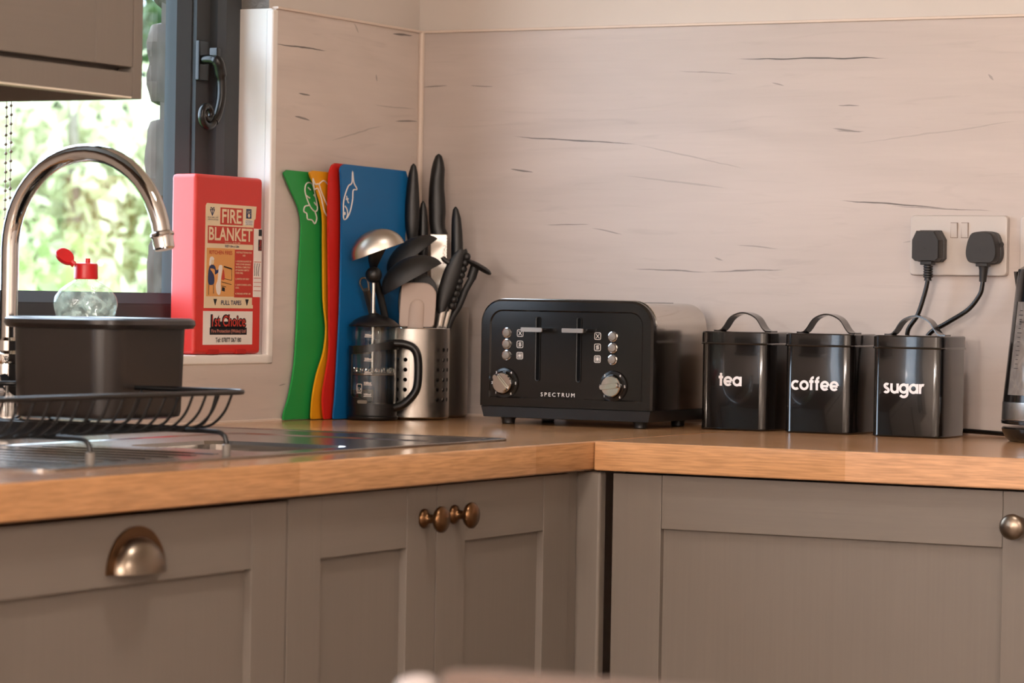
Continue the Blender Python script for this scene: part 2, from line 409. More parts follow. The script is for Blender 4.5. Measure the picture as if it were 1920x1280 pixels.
def thing(name, loc, label, cat, group=None):
    o = bpy.data.objects.new(name, None); COL.objects.link(o); o.location = (loc[0], loc[1], loc[2]+T)
    o.empty_display_size = .05
    OFF[o.name] = V((loc[0], loc[1], loc[2]+T)); o['label'] = label; o['category'] = cat
    if group: o['group'] = group
    return o
def tag(o, label, cat, group=None):
    o['label'] = label; o['category'] = cat
    if group: o['group'] = group
    return o
def structure(o, label=None):
    o['kind'] = 'structure'
    if label: o['label'] = label
    return o
def copy_tree(o, parent=None, dx=V((0, 0, 0))):
    c = o.copy(); COL.objects.link(c); OFF[c.name] = OFF[o.name].copy()
    if parent is not None: c.parent = parent
    else: c.location = o.location+dx; OFF[c.name] = OFF[o.name]+dx
    for k in list(o.children): copy_tree(k, c)
    return c
DG = bpy.context.evaluated_depsgraph_get
def text(name, s, c, xd, yd, m, parent, w=None, h=None, bold=0, extr=.0003, space=1.0):
    """raised lettering centred at c, reading along xd, up along yd, fitted to width w and/or height h"""
    cu = bpy.data.curves.new('t', 'FONT'); cu.body = s; cu.offset = bold; cu.space_character = space; cu.align_x = 'CENTER'; cu.resolution_u = 3
    cu.extrude = 0
    o = bpy.data.objects.new('t', cu); COL.objects.link(o)
    me = bpy.data.meshes.new_from_object(o.evaluated_get(DG()))
    bpy.data.objects.remove(o); bpy.data.curves.remove(cu)
    bm = bmesh.new(); bm.from_mesh(me); bpy.data.meshes.remove(me)
    xs = [v.co.x for v in bm.verts]; ys = [v.co.y for v in bm.verts]
    W, H = max(xs)-min(xs), max(ys)-min(ys); mx, my = (max(xs)+min(xs))/2, (max(ys)+min(ys))/2
    sx = w/W if w else h/H; sy = h/H if h else sx
    xd, yd, c = V(xd).normalized(), V(yd).normalized(), V(c); n = xd.cross(yd)
    for v in bm.verts: v.co = c+xd*((v.co.x-mx)*sx)+yd*((v.co.y-my)*sy)+n*extr
    return obj(name, bm, m, parent)
def bez(p0, p1, p2, p3, n=12):
    p0, p1, p2, p3 = map(V, (p0, p1, p2, p3)); R = []
    for i in range(n+1):
        t = i/n; R.append(p0*(1-t)**3+p1*3*t*(1-t)**2+p2*3*t*t*(1-t)+p3*t**3)
    return R
def smooth(pts, n=8, closed=False):
    """Catmull-Rom through the points"""
    P = [V(p) for p in pts]; R = []; m = len(P)
    for i in range(m if closed else m-1):
        g = (lambda k: P[k % m]) if closed else (lambda k: P[min(max(k, 0), m-1)])
        a, b, c, d = g(i-1), g(i), g(i+1), g(i+2)
        for k in range(n):
            t = k/n; R.append(.5*((2*b)+(c-a)*t+(2*a-5*b+4*c-d)*t*t+(3*b-a-3*c+d)*t**3))
    if not closed: R.append(P[-1])
    return R
def sm2(pts, n=6, closed=False): return [(p.x, p.y) for p in smooth([(a, b, 0) for a, b in pts], n, closed)]

def arc2(cx, cy, r, a0, a1, n=18, ry=None): return [(cx+r*math.cos(math.radians(a0+(a1-a0)*k/n)), cy+(ry or r)*math.sin(math.radians(a0+(a1-a0)*k/n))) for k in range(n+1)]
GLYPH = {  # rounded geometric lower case: width, strokes (x-height 1)
 'o': (1.0, [arc2(.5, .5, .40, 0, 360, 28)]), 'c': (.9, [arc2(.5, .5, .40, 48, 312, 22)]),
 'e': (1.0, [arc2(.5, .5, .40, 2, 318, 26), [(.12, .47), (.90, .47)]]), 'a': (1.0, [arc2(.47, .5, .40, 0, 360, 28), [(.88, 0), (.88, 1)]]),
 'g': (1.0, [arc2(.47, .5, .40, 0, 360, 28), [(.88, 1), (.88, -.02)]+arc2(.48, -.02, .40, 0, -150, 16, .34)]),
 't': (.52, [[(.26, 0), (.26, 1.36)], [(0, .91), (.52, .91)]]), 'f': (.58, [[(.24, 0), (.24, 1.08)]+arc2(.50, 1.08, .26, 180, 82, 8), [(0, .91), (.52, .91)]]),
 's': (.70, [arc2(.36, .74, .21, 35, 270, 14, .18)+arc2(.34, .28, .24, 90, -150, 14, .20)]),
 'u': (.92, [[(.12, 1), (.12, .42)]+arc2(.46, .42, .34, 180, 360, 16, .34), [(.80, 0), (.80, 1)]]), 'r': (.58, [[(.12, 0), (.12, 1)], [(.12, .50)]+arc2(.44, .52, .30, 170, 70, 10, .38)])}
def rounded_word(word, c, xd, yd, xh, m, parent, stroke=.27, gap=.07):
    xd, yd, c = V(xd), V(yd), V(c); nn = xd.cross(yd); lift = 0.0; b = B(); tot = sum(GLYPH[ch][0] for ch in word)+gap*(len(word)-1); x = -tot/2
    for ch in word:
        wd, strokes = GLYPH[ch]
        for st in strokes:
            P = [V((px, py)) for px, py in st]; n = len(P); cl = (P[0]-P[-1]).length < 1e-4; Lp, Rp = [], []
            for i, p in enumerate(P):
                d = (P[(i+1) % (n-1)]-P[i-1 if i else n-2]) if cl else P[min(i+1, n-1)]-P[max(i-1, 0)]
                d.normalize(); q = V((-d.y, d.x))*stroke/2; Lp.append(p+q); Rp.append(p-q)
            lift += .00015; f = lambda q: b.bm.verts.new(c+xd*((q.x+x)*xh)+yd*((q.y-.5)*xh)+nn*lift)   # strokes lie one on another
            lv, rv = [f(q) for q in Lp], [f(q) for q in Rp]
            for i in range(n-1): b.bm.faces.new((rv[i], rv[i+1], lv[i+1], lv[i]))
        x += wd+gap; lift = 0.0
    return obj('lettering', b, m, parent)

# ------------------------------------------------------------------ room shell
PT = .008                                     # panel thickness; panel faces are at x = 0 and y = 0
RX, RY, CE = 3.8, -5.6, 2.42-T
YA, YB, ZS, ZT = -1.20, -.43, .0885, 1.06     # window opening
DA, DB, DT = -3.4, -2.5, 2.05-T               # glazed door opening
b = B().box(-.4, RX+.2, RY-.2, .3, -T-.1, -T); structure(obj('floor', b, MFLOOR, keep0=True))
b = B().box(-.4, RX+.2, RY-.2, .3, CE, CE+.1); structure(obj('ceiling', b, MCEIL, keep0=True))
b = B().box(-.17, RX+.2, PT, .2, -T, CE); wall_back = structure(obj('wall_back', b, MW, keep0=True))
b = B().box(RX, RX+.15, RY, PT, -T, CE); structure(obj('wall_right', b, MW, keep0=True))
b = B().box(-.17, RX+.15, RY-.15, RY, -T, CE); structure(obj('wall_front', b, MW, keep0=True))
b = B()
for y0, y1, z0, z1 in ((YB, PT, -T, CE), (YA, YB, -T, ZS), (YA, YB, ZT, CE), (DB, YA, -T, CE), (DA, DB, DT, CE), (RY, DA, -T, CE)):
    b.box(-.13, -PT, y0, y1, z0, z1)
wall_left = structure(obj('wall_left', b, MW, keep0=True))
H = .592
obj('splashback_panel', B().box(0.0, RX, 0, PT, -.002, H), MPB, wall_back, 'pale oak-print splashback panel with dark splits')
obj('splashback_panel', B().box(-PT, 0, YB+.006, 0, -.002, H).box(-PT, 0, YA-1.1, YB+.006, -.002, ZS-.002), MPL, wall_left, 'pale oak-print splashback panel beside the window')
obj('top_bead', B().box(0.0, RX, -.004, PT, H, H+.004, .0012), MSEAL, wall_back)
obj('top_bead', B().box(-PT, .004, YB+.006, 0, H, H+.004, .0012), MSEAL, wall_left)
structure(obj('trim_1', B().tube([(.0035, -.0035, 0), (.0035, -.0035, H)], .0045, 8), MSEAL))
b = B().tube([(.002, -.001, .001), (RX, -.001, .001)], .0028, 6); structure(obj('trim_2', b, MSEAL))
b = B().tube([(.001, -2.2, .001), (.001, -.002, .001)], .0028, 6); structure(obj('trim_3', b, MSEAL))
# reveal of the window: tiled panel, white edge trims, sill
obj('reveal_panel', B().box(-.056, -.002, YB-.003, YB, ZS+.008, H), MPR, wall_left, 'pale glossy panel lining the window reveal')
structure(obj('trim_4', B().box(-.010, .0025, YB-.005, YB+.010, ZS-.006, H-.001, .003, 3), MTRIM), 'white edge trim up the side of the window reveal')
structure(obj('trim_5', B().box(-.012, .0025, YA, YB+.010, ZS-.006, ZS+.008, .003, 3), MTRIM), 'white edge trim along the front of the window sill')
obj('sill_panel', B().box(-.06, -.008, YA, YB, ZS, ZS+.008), MPR, wall_left, 'pale window sill')
# window: dark frame in steps, chamfered bead, glass, handle
win = bpy.data.objects.new('window_1', None); COL.objects.link(win); OFF['window_1'] = V((-.08, -.815, ZS+T)); win.location = OFF['window_1']
structure(win)
def wring(y0, y1, z0, z1, wd, x0, x1, chamf=0):
    """rectangular ring of members of width wd; chamf slopes the inner edge towards the glass"""
    b = B()
    def loop(i, x): return [(x, y0+i, z0+i), (x, y1-i, z0+i), (x, y1-i, z1-i), (x, y0+i, z1-i)]
    b.loft([loop(0, x0), loop(0, x1), loop(wd-chamf, x1), loop(wd, x1-chamf if chamf else x1), loop(wd, x0)], loop=True)
    return b
WZ = ZS+.006
obj('outer_frame', wring(YA, YB, WZ, ZT, .048, -.125, -.055, .009), MUPVC, win, ang=20)
obj('sash', wring(YA+.048, YB-.048, WZ+.035, ZT-.048, .034, -.122, -.077), MUPVC, win, ang=20)
obj('glazing_bead', wring(YA+.082, YB-.082, WZ+.069, ZT-.082, .018, -.118, -.084, .015), MUPVC, win, ang=20)
obj('pane', B().box(-.1145, -.1105, YA+.09, YB-.09, WZ+.078, ZT-.09), MPANE, win)
hd = obj('handle', B().box(-.077, -.069, -.5160, -.4900, .4845, .5415, .002), MBLACKGLOSS, win, 'black window handle with a curled tail')
hx = -.045
pth = smooth([(-.071, -.506, .514), (-.056, -.507, .5145), (hx-.001, -.505, .511), (hx, -.5000, .500), (hx, -.4955, .482), (hx, -.4955, .460), (hx, -.5030, .438), (hx, -.5130, .4255)], 6)
obj('lever', B().tube(pth, [.0068]*10+[.0085]*12+[.0068]*(len(pth)-22), 14), MBLACKGLOSS, hd)
sp = []
for i in range(46):
    t = i/45; a = math.radians(-28)-t*math.radians(560); rr = .0180*(1-t)+.0032*t
    sp.append((hx, -.5300+rr*math.cos(a)*1.02, .4345+rr*math.sin(a)))
obj('curl', B().tube(sp, [.0060-.0022*k/45 for k in range(46)], 12), MBLACKGLOSS, hd)
obj('key_button', B().box(-.057, -.043, -.510, -.500, .5185, .531, .002), MBLACKGLOSS, hd)
# second window side: glazed door further along the same wall, behind the camera's view
dr = bpy.data.objects.new('door_1', None); COL.objects.link(dr); OFF['door_1'] = V((-.08, -2.95, 0)); dr.location = OFF['door_1']; structure(dr)
obj('door_frame', wring(DA, DB, -T, DT, .09, -.12, -.06), MUPVC, dr, ang=20)
obj('pane', B().box(-.10, -.096, DA+.085, DB-.085, -T+.085, DT-.085), MPANE, dr)

# ------------------------------------------------------------------ outside: stone wall, garden
b = B()
for y0, y1, z0, z1 in ((-.50, .2, -T-.2, CE), (YA-.05, -.50, -T-.2, ZS+.02), (YA-.05, -.50, ZT, CE), (DB+.03, YA-.05, -T-.2, CE), (DA-.03, DB+.03, DT+.02, CE), (RY-.15, DA-.03, -T-.2, CE)):
    b.box(-.150, -.131, y0+.006, y1, z0, z1)
wo = structure(obj('wall_outside', b, MMORTAR, keep0=True), 'rough stone outer wall beside the window')
def stone(x0, x1, y0, y1, z0, z1, seed):
    b = B().box(x0, x1, y0, y1, z0, z1)
    bmesh.ops.subdivide_edges(b.bm, edges=b.bm.edges[:], cuts=7, use_grid_fill=True)
    rnd = random.Random(seed); c = V(((x0+x1)/2, (y0+y1)/2, (z0+z1)/2)); hs = V(((x1-x0)/2, (y1-y0)/2, (z1-z0)/2))
    from mathutils import noise as mn
    for v in b.bm.verts:
        q = v.co-c; n = V((q.x/hs.x, q.y/hs.y, q.z/hs.z))
        m = sum(abs(k)**9 for k in n)**(1/9)
        q = V((q.x/m, q.y/m, q.z/m))
        k = mn.noise(v.co*38+V((seed*3.1, 0, 0)))*.0062+mn.noise(v.co*120+V((seed, 7, 0)))*.0024
        v.co = c+q+q.normalized()*k
    return b
for i, (xo, z0, z1) in enumerate(((-.168, .588, .80), (-.172, .452, .572), (-.1735, .305, .433), (-.158, .262, .30), (-.166, .165, .262), (-.170, .02, .155), (-.170, .81, .98))):
    obj('stone', stone(xo, -.125, -.505, -.25, z0, z1, i+1), MSTONE, wo)
structure(obj('ground_outside', B().box(-14, -.17, -9, 12, -T-.35, -T-.25), MGRASS, keep0=True))
def leaves(c, rad, n, size, seed):
    """n small folded leaf blades in a lumpy crown"""
    rs = np.random.RandomState(seed); P = []
    lumps = rs.normal(size=(26, 3)); lumps /= np.linalg.norm(lumps, axis=1)[:, None]; lumps *= rs.uniform(.35, .95, (26, 1))
    k = rs.randint(0, 26, n); p = lumps[k]+rs.normal(size=(n, 3))*.17
    p = np.array(c)+p*np.array(rad)
    d = rs.normal(size=(n, 3)); d[:, 2] -= .3; d /= np.linalg.norm(d, axis=1)[:, None]
    e = np.cross(d, rs.normal(size=(n, 3))); e /= np.linalg.norm(e, axis=1)[:, None]; nn = np.cross(d, e)
    s = size*rs.uniform(.6, 1.3, (n, 1))
    q = np.stack([p, p+d*s*.5+e*s*.28+nn*s*.06, p+d*s, p+d*s*.5-e*s*.28+nn*s*.06], 1).reshape(-1, 3)
    f = np.arange(n*4).reshape(n, 4)
    return q, f
def bush(name, c, rad, n, size, m, label, seed, trunk=.05):
    base = -T-.25
    t = thing(name, (c[0], c[1], base), label, 'bush' if 'bush' in name else 'tree')
    q, f = leaves(c, rad, n, size, seed)
    q = q-np.array((c[0], c[1], base))
    me = bpy.data.meshes.new('foliage'); me.from_pydata(q.tolist(), [], f.tolist()); me.materials.append(m)
    o = bpy.data.objects.new('foliage', me); COL.objects.link(o); o.parent = t; o['kind'] = 'stuff'; OFF[o.name] = OFF[t.name]
    b = B(); rnd = random.Random(seed)
    for k in range(7):
        a = rnd.uniform(0, 6.28); rr = rnd.uniform(.3, .8)
        e = V((c[0]+rad[0]*rr*math.cos(a), c[1]+rad[1]*rr*math.sin(a), c[2]+rad[2]*rnd.uniform(-.1, .7)))
        s0 = V((c[0], c[1], base)); b.tube(smooth([s0, s0.lerp(e, .5)+V((0, 0, rad[2]*.2)), e], 5), [trunk*(1-.07*j) for j in range(11)], 6)
    obj('branches', b, MBARK, t)
bush('garden_tree', (-3.5, 4.0, .42), (.85, .85, .85), 8000, .08, MLEAF2, 'pale green leafy tree seen through the window behind the tap', 3)
bush('garden_bush', (-2.55, 2.55, -.15), (.55, .5, .48), 2600, .07, MLEAF1, 'mid green bush low outside the window, nearest the glass', 5, .03)
bush('garden_tree', (-6.3, 7.4, .75), (1.8, 1.8, 1.6), 13000, .12, MLEAF3, 'dark green tree farthest off outside the window', 9)

# ------------------------------------------------------------------ worktops, sink
WD, WD2, WT = .6149, .6157, .038
def slab(x0, x1, y0, y1, hole=None, bev=.0025):
    b = B()
    if hole is None:
        return b.box(x0, x1, y0, y1, -WT, 0, bev, 2)
    def lp(i, z): return [(x0+i, y0+i, z), (x1-i, y0+i, z), (x1-i, y1-i, z), (x0+i, y1-i, z)]
    def hp(z): return [(hole[0], hole[2], z), (hole[1], hole[2], z), (hole[1], hole[3], z), (hole[0], hole[3], z)]
    b.loft([lp(bev, -WT), lp(0, -WT+bev), lp(0, -bev), lp(bev, 0), hp(0), hp(-WT)], loop=True)
    return b
o = obj('worktop', slab(.0, WD, -2.3, -.0005, (.185, .502, -1.645, -.795)), MOAKL, keep0=True, ang=60); tag(o, 'oak worktop under the window with the steel sink set in it', 'worktop')
o = obj('worktop', slab(WD+.0003, 2.3, -WD2, -.0005), MOAKR, keep0=True, ang=60); tag(o, 'oak worktop along the back wall under the toaster and canisters', 'worktop')
def sink():
    t = thing('sink', (.3, -1.19, 0), 'stainless steel inset sink in the oak worktop by the window', 'sink')
    b = B(); cx, cy = .301, -1.19; n = 6
    def lp(w, h, r, z, x=cx, y=cy): return [(x+a, y+c, z) for a, c in rrect(w, h, r, n)]
    bx, by, rx, ry = .374, -1.085, .3435, -1.22
    b.loft([lp(.472, .994, .022, .0002), lp(.472, .994, .022, .0024), lp(.470, .992, .021, .0030), lp(.466, .988, .019, .0032), lp(.440, .962, .016, .0030), lp(.434, .956, .014, .0022),
            lp(.309, .822, .020, .0020, rx, ry), lp(.297, .810, .018, .0005, rx, ry), lp(.205, .200, .030, .0003, bx, by), lp(.200, .195, .030, -.004, bx, by), lp(.186, .181, .032, -.125, bx, by), lp(.15, .145, .03, -.135, bx, by)], (False, True))
    obj('basin', b, MSINK, t, ang=12)
    for k in range(7):
        y = -1.27-k*.045
        obj('drainer_rib', B().box(.225, .462, y-.006, y+.006, .0001, .0016, .0007), MSINK, t)
    obj('waste', B().lathe([(.04, -.1365), (.04, -.1325), (.03, -.1315), (.02, -.1335)], (bx, by, 0)), MCHROME, t)
sink()

# ------------------------------------------------------------------ base cabinets
def door_face(t, name, y0, y1, z0, z1, run, face, stile=.07, rail=.07, label=None):
    """shaker door: two stiles, two rails and a recessed panel. run 'y': faces +x at x=face; run 'x': faces -y at y=face"""
    def bx(a0, a1, c0, c1, d0, d1, bev):
        b = B()
        if run == 'y': b.box(face-d1, face-d0, a0, a1, c0, c1, bev, 2)
        else: b.box(a0, a1, face+d0, face+d1, c0, c1, bev, 2)
        return b
    d = obj(name, bx(y0+stile-.006, y1-stile+.006, z0+rail-.006, z1-rail+.006, .0095, .019, 0), MCAB, t, label)
    for a0, a1 in ((y0, y0+stile), (y1-stile, y1)): obj('stile', bx(a0, a1, z0, z1, 0, .02, .0012), MCAB, d)
    for c0, c1 in ((z0, z0+rail), (z1-rail, z1)): obj('rail', bx(y0+stile+.0003, y1-stile-.0003, c0, c1, .0004, .0196, .001), MCABH, d)
    return d
def knob(parent, p, n, m):
    b = B().lathe([(.0112, 0), (.0118, .002), (.0105, .0045), (.0075, .006), (.0055, .009), (.005, .0155), (.0075, .018), (.0135, .020), (.0158, .0235), (.0155, .027), (.012, .0300), (.006, .0316), (.0, .032)], p, n, 28)
    return obj('knob', b, m, parent, ang=50)
FX = .595; ZD0, ZD1 = -.78, -.0425
def carcass(t, x0, x1, y0, y1):
    b = B()
    for q in ((x0, x1, y0, y0+.018, -.81, -.040), (x0, x1, y1-.018, y1, -.81, -.040), (x0, x1, y0, y1, -.81, -.792), ): b.box(*q)
    obj('carcass', b, MCABIN, t)
    return t
t = thing('base_cabinet', (.3, -1.63, -T), 'grey shaker base cabinet with a cup handle, under the draining side of the sink', 'cabinet')
carcass(t, .02, .574, -1.929, -1.331); obj('plinth', B().box(.50, .518, -1.929, -1.331, -T, -.812), MCAB, t)
d = door_face(t, 'drawer_front', -1.928, -1.3305, ZD0, ZD1-.001, 'y', FX)
def cup_pull(parent, c):
    a, h, p = .040, .036, .024; b = B(); n, m = 24, 10; rings = []
    for i in range(m+1):                      # from rim of the dome on the plate to its front lip
        ph = math.pi/2*i/m; rings.append([(c[0]+.002+p*math.sin(ph), c[1]+a*math.cos(ph)*math.cos(math.pi*k/n)*(1 if i < m else 1), c[2]+h*math.cos(ph)*math.sin(math.pi*k/n)) for k in range(n+1)])
    # dome as a quarter ellipsoid: sweep over the half circle k and the depth angle
    for i in range(m):
        for k in range(n):
            q = [rings[i][k], rings[i][k+1], rings[i+1][k+1], rings[i+1][k]]
            vs = [b.bm.verts.new(v) for v in q]; b.bm.faces.new(vs)
    bmesh.ops.remove_doubles(b.bm, verts=b.bm.verts, dist=1e-5)
    o = obj('cup_handle', b, MPEWTER, parent, 'aged pewter cup handle', ang=60)
    solid(o, .0018)
    F = []
    out = [(.0515*math.cos(math.pi*k/n), .047*math.sin(math.pi*k/n)) for k in range(n+1)]
    inn = [(a*.98*math.cos(math.pi*k/n), h*.98*math.sin(math.pi*k/n)) for k in range(n+1)]
    b = B(); b.prism(out+inn[::-1], (c[0], c[1], c[2]), (0, 1, 0), (0, 0, 1), 0, .0025)
    obj('flange', b, MBRASS, o)
    return o
cup_pull(d, (FX, -1.6195, -.1015))
t = thing('base_cabinet', (.3, -.987, -T), 'grey two-door shaker base cabinet with a pair of bronze knobs under the sink', 'cabinet')
carcass(t, .02, .574, -1.329, -.645); obj('plinth', B().box(.50, .518, -1.329, -.645, -T, -.812), MCAB, t)
d = door_face(t, 'door', -1.3275, -.9945, ZD0, ZD1+.001, 'y', FX); knob(d, (FX, -1.0265, -.079), (1, 0, 0), MBRASS)
d = door_face(t, 'door', -.9925, -.6445, ZD0, ZD1+.001, 'y', FX); knob(d, (FX, -.9530, -.078), (1, 0, 0), MBRASS)
t = thing('corner_post', (.6, -.61, -T), 'grey painted corner filler post where the two cabinet runs meet', 'post')
obj('filler_strip', B().box(.560, FX-.004, -.6435, -.612, -.91, -.040, .002), MCAB, t)
obj('filler_strip', B().box(.578, .6235, -.6115, -.592, -.91, -.040, .004, 3), MCAB, t)
t = thing('base_cabinet', (.93, -.3, -T), 'grey single-door shaker base cabinet under the canisters with a pewter knob', 'cabinet')
carcass(t, .64, 1.23, -.572, -.03); obj('plinth', B().box(.60, 1.5, -.52, -.502, -T, -.812), MCAB, t)
d = door_face(t, 'door', .6335, 1.2305, ZD0, ZD1+.001, 'x', -FX, stile=.0695, rail=.069); knob(d, (1.1815, -FX, -.083), (0, -1, 0), MPEWTER)
o = None

# ------------------------------------------------------------------ wall cabinet at top left
t = thing('wall_cabinet', (.16, -1.6, .405), 'grey shaker wall cabinet hanging at the top left, left of the window', 'cabinet')
obj('carcass', B().box(.004, .308, -2.0, -1.240, .436, 1.10), MCAB, t)
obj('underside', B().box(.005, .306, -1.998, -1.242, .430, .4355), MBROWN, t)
obj('end_panel', B().box(.004, .330, -1.2395, -1.2375, .4045, 1.10), MCAB, t)
d = door_face(t, 'door', -1.80, -1.2575, .440, 1.09, 'y', .331, .073, .073)
obj('end_strip', B().box(.309, .331, -1.2560, -1.2375, .4045, 1.10, .001), MCAB, t)
obj('light_rail', B().box(.313, .331, -1.998, -1.2570, .4065, .4338, .001), MCAB, t)
obj('rail_edge', B().box(.3125, .3305, -1.998, -1.2575, .4045, .4064), MCREAM, t, 'cream bottom edge of the light rail')
# roller blind with bead chain
t = thing('roller_blind', (-.03, -.815, .98), 'white roller blind rolled up over the window with a hanging bead chain', 'blind')
obj('roller', B().lathe([(.02, 0), (.02, .74)], (-.03, -1.185, 1.02), (0, 1, 0), 20), MBLIND, t)
obj('bottom_bar', B().box(-.036, -.024, -1.18, -.45, .965, .985, .003), MBLIND, t)
b = B()
for y in (-1.0085, -.9985):
    b.tube([(-.035, y, .25), (-.035, y, 1.01)], .0006, 5)
    for k in range(64): b.sphere((-.035+random.uniform(-.0005, .0005), y, .252+k*.0118+(y+1)*.3), .0021, 8)
b.tube(smooth([(-.035, -1.0085, .25), (-.035, -1.0035, .243), (-.035, -.9985, .25)], 6), .0008, 5)
obj('bead_chain', b, MCHAIN, t, 'thin bead pull chain')

# ------------------------------------------------------------------ tap
def tap():
    t = thing('tap', (.08, -1.15, 0), 'tall chrome swan-neck kitchen tap at the back of the sink', 'tap')
    c = V((.08, -1.15, 0))
    obj('body', B().lathe([(.027, .004), (.027, .010), (.020, .016), (.018, .03), (.021, .05), (.0225, .075), (.021, .092), (.0225, .096), (.0225, .104), (.0165, .108), (.0165, .120), (.0135, .124)], c, (0, 0, 1), 36), MCHROME, t, ang=25)
    pts = [c+V((0, 0, .12)), c+V((0, 0, .17)), c+V((0, 0, .215))]
    R, cx, cz = .1120, .1120, .232
    for k in range(25):
        a = math.pi-math.radians(171)*k/24
        pts.append(c+V((cx+R*math.cos(a), 0, cz+R*1.04*math.sin(a))))
    obj('spout', B().tube(pts, .0108, 20), MCHROME, t, ang=60)
    e = pts[-1]; dn = (pts[-1]-pts[-2]).normalized()
    obj('aerator', B().lathe([(.0112, -.004), (.0140, -.002), (.0145, .001), (.0128, .004), (.0125, .016), (.0110, .018), (.009, .018)], e, dn, 24), MCHROME, t, ang=30)
    for s in (-1, 1):
        hp = c+V((0, s*.024, .058))
        h = obj('lever_handle', B().tube([c+V((0, s*.012, .058)), hp+V((0, s*.018, 0))], [.011, .012], 16), MCHROME, t)
        obj('lever', B().tube(smooth([hp+V((.0, s*.012, .0)), hp+V((.02, s*.03, .012)), hp+V((.045, s*.042, .018))], 5), [.005]*6+[.006]*5, 10), MCHROME, h)
tap()

# ------------------------------------------------------------------ dish rack, tub, washing-up bottle
def rack():
    t = thing('dish_rack', (.325, -1.58, 0), 'black wire dish rack standing on the draining side of the sink', 'rack')
    X0, X1, Y0, Y1 = .14, .497, -1.93, -1.247; zr, zb, ins = .0715, .030, .045
    def loop(x0, x1, y0, y1, r, z): return [((x0+x1)/2+a, (y0+y1)/2+c, z) for a, c in rrect(x1-x0, y1-y0, r, 6)]
    obj('rim', B().tube(loop(X0, X1, Y0, Y1, .035, zr), .0029, 10, True), MWIRE, t)
    obj('base_wire', B().tube(loop(X0+ins, X1-ins, Y0+ins, Y1-ins, .02, zb), .0022, 8, True), MWIRE, t)
    def rib(p, q):
        p, q = V(p), V(q); m1 = p.lerp(q, .22); m1.z = zr-(zr-zb)*.52; m2 = p.lerp(q, .58); m2.z = zr-(zr-zb)*.88
        return smooth([p, m1, m2, q], 5)
    y = Y1-.045
    while y > Y0+.03:
        yb = min(max(y, Y0+ins+.01), Y1-ins-.01)
        obj('wire', B().tube(rib((X1, y, zr), (X1-ins, y-.001, zb))+rib((X0, y, zr), (X0+ins, y, zb))[::-1], .0016, 7), MWIRE, t)
        y -= .0262
    for k in range(6):
        x = X0+.05+k*(X1-X0-.1)/5
        obj('wire', B().tube(rib((x, Y1, zr), (x, Y1-ins, zb)), .0016, 7), MWIRE, t)
    for yy in (-1.320, -1.578):
        leg = obj('leg', B().tube([(X0+.03, yy, .007)]+smooth([(X0+.03, yy, .020), (X0+.045, yy, .0275), (X0+.08, yy, .0285), (.40, yy, .0285), (.485, yy, .0285), (.5035, yy, .0255), (.508, yy, .017)], 5)+[(.508, yy, .007)], .0027, 10), MWIRE, t)
        for x in (.508, X0+.03): obj('foot', B().lathe([(.004, .0015), (.0048, .003), (.0048, .014), (.003, .0152)], (x, yy, 0), seg=14), MBTN, leg, 'clear grey foot cap')
rack()
def tub():
    t = thing('plastic_tub', (.265, -1.215, .033), 'dark brown plastic tub with a flared rim in the dish rack', 'tub')
    cx, cy = .262, -1.215; W, D = .150, .172; n = 6
    def lp(w, h, r, z): return [(cx+a, cy+c, z) for a, c in rrect(w, h, r, n)]
    k = .965
    b = B().loft([lp(W*k-.02, D*k-.02, .02, .0335), lp(W*k-.004, D*k-.004, .026, .036), lp(W*k, D*k, .028, .042), lp(W, D, .030, .143), lp(W-.004, D-.004, .028, .143), lp(W*k-.006, D*k-.006, .026, .044), lp(W*k-.03, D*k-.03, .02, .038)])
    obj('body', b, MBASIN, t, ang=30)
    b = B().loft([lp(W+.001, D+.001, .030, .1385), lp(W+.020, D+.020, .040, .1395), lp(W+.026, D+.026, .043, .144), lp(W+.024, D+.024, .042, .149), lp(W+.014, D+.014, .037, .1515), lp(W-.002, D-.002, .029, .150), lp(W-.003, D-.003, .029, .143)], loop=True)
    obj('rim', b, MBASIN, t, ang=40)
tub()
def bottle():
    c = V((.100, -1.019, .0040)); t = thing('washing_up_bottle', c, 'clear squeezy bottle with an open red flip cap behind the brown tub', 'bottle')
    e1, e2 = V((.83, .56, 0)), V((-.56, .83, 0))
    prof = [(.032, .016, .0), (.035, .019, .004), (.034, .019, .03), (.031, .018, .075), (.030, .018, .11), (.034, .020, .135), (.0385, .0215, .154), (.0400, .022, .162), (.0385, .0215, .171), (.031, .019, .181), (.020, .0145, .1885), (.0128, .0125, .1925), (.012, .012, .196)]
    obj('bottle_body', B().sections([(c+V((0, 0, z)), a, d) for a, d, z in prof], e1, e2, 36), MBOTTLE, t, ang=70)
    cap = obj('cap', B().lathe([(.0145, .193), (.0150, .1945), (.0146, .210), (.0138, .2125), (.006, .2135)], c, seg=28), MREDCAP, t, 'red flip cap')
    obj('nozzle', B().lathe([(.0032, .213), (.0030, .219), (.0015, .219)], c+e1*.002, seg=14), MREDCAP, cap)
    hp = c-e1*.0145+V((0, 0, .2105)); up = (V((0, 0, 1))*.62-e1*.78).normalized()
    side = (e2*.60+(V((0, 0, 1))*.78+e1*.62)*.80).normalized()
    pl = [(.0115*math.cos(a)*(1 if math.cos(a) > -.5 else .8), .0125*math.sin(a)) for a in [2*math.pi*k/20 for k in range(20)]]
    lc = hp+up*.0160
    obj('flip_lid', B().prism(pl, lc, side, up, -.0035, .0035, .0015).tube([hp, hp+up*.006], .004, 8), MREDCAP, cap)
bottle()

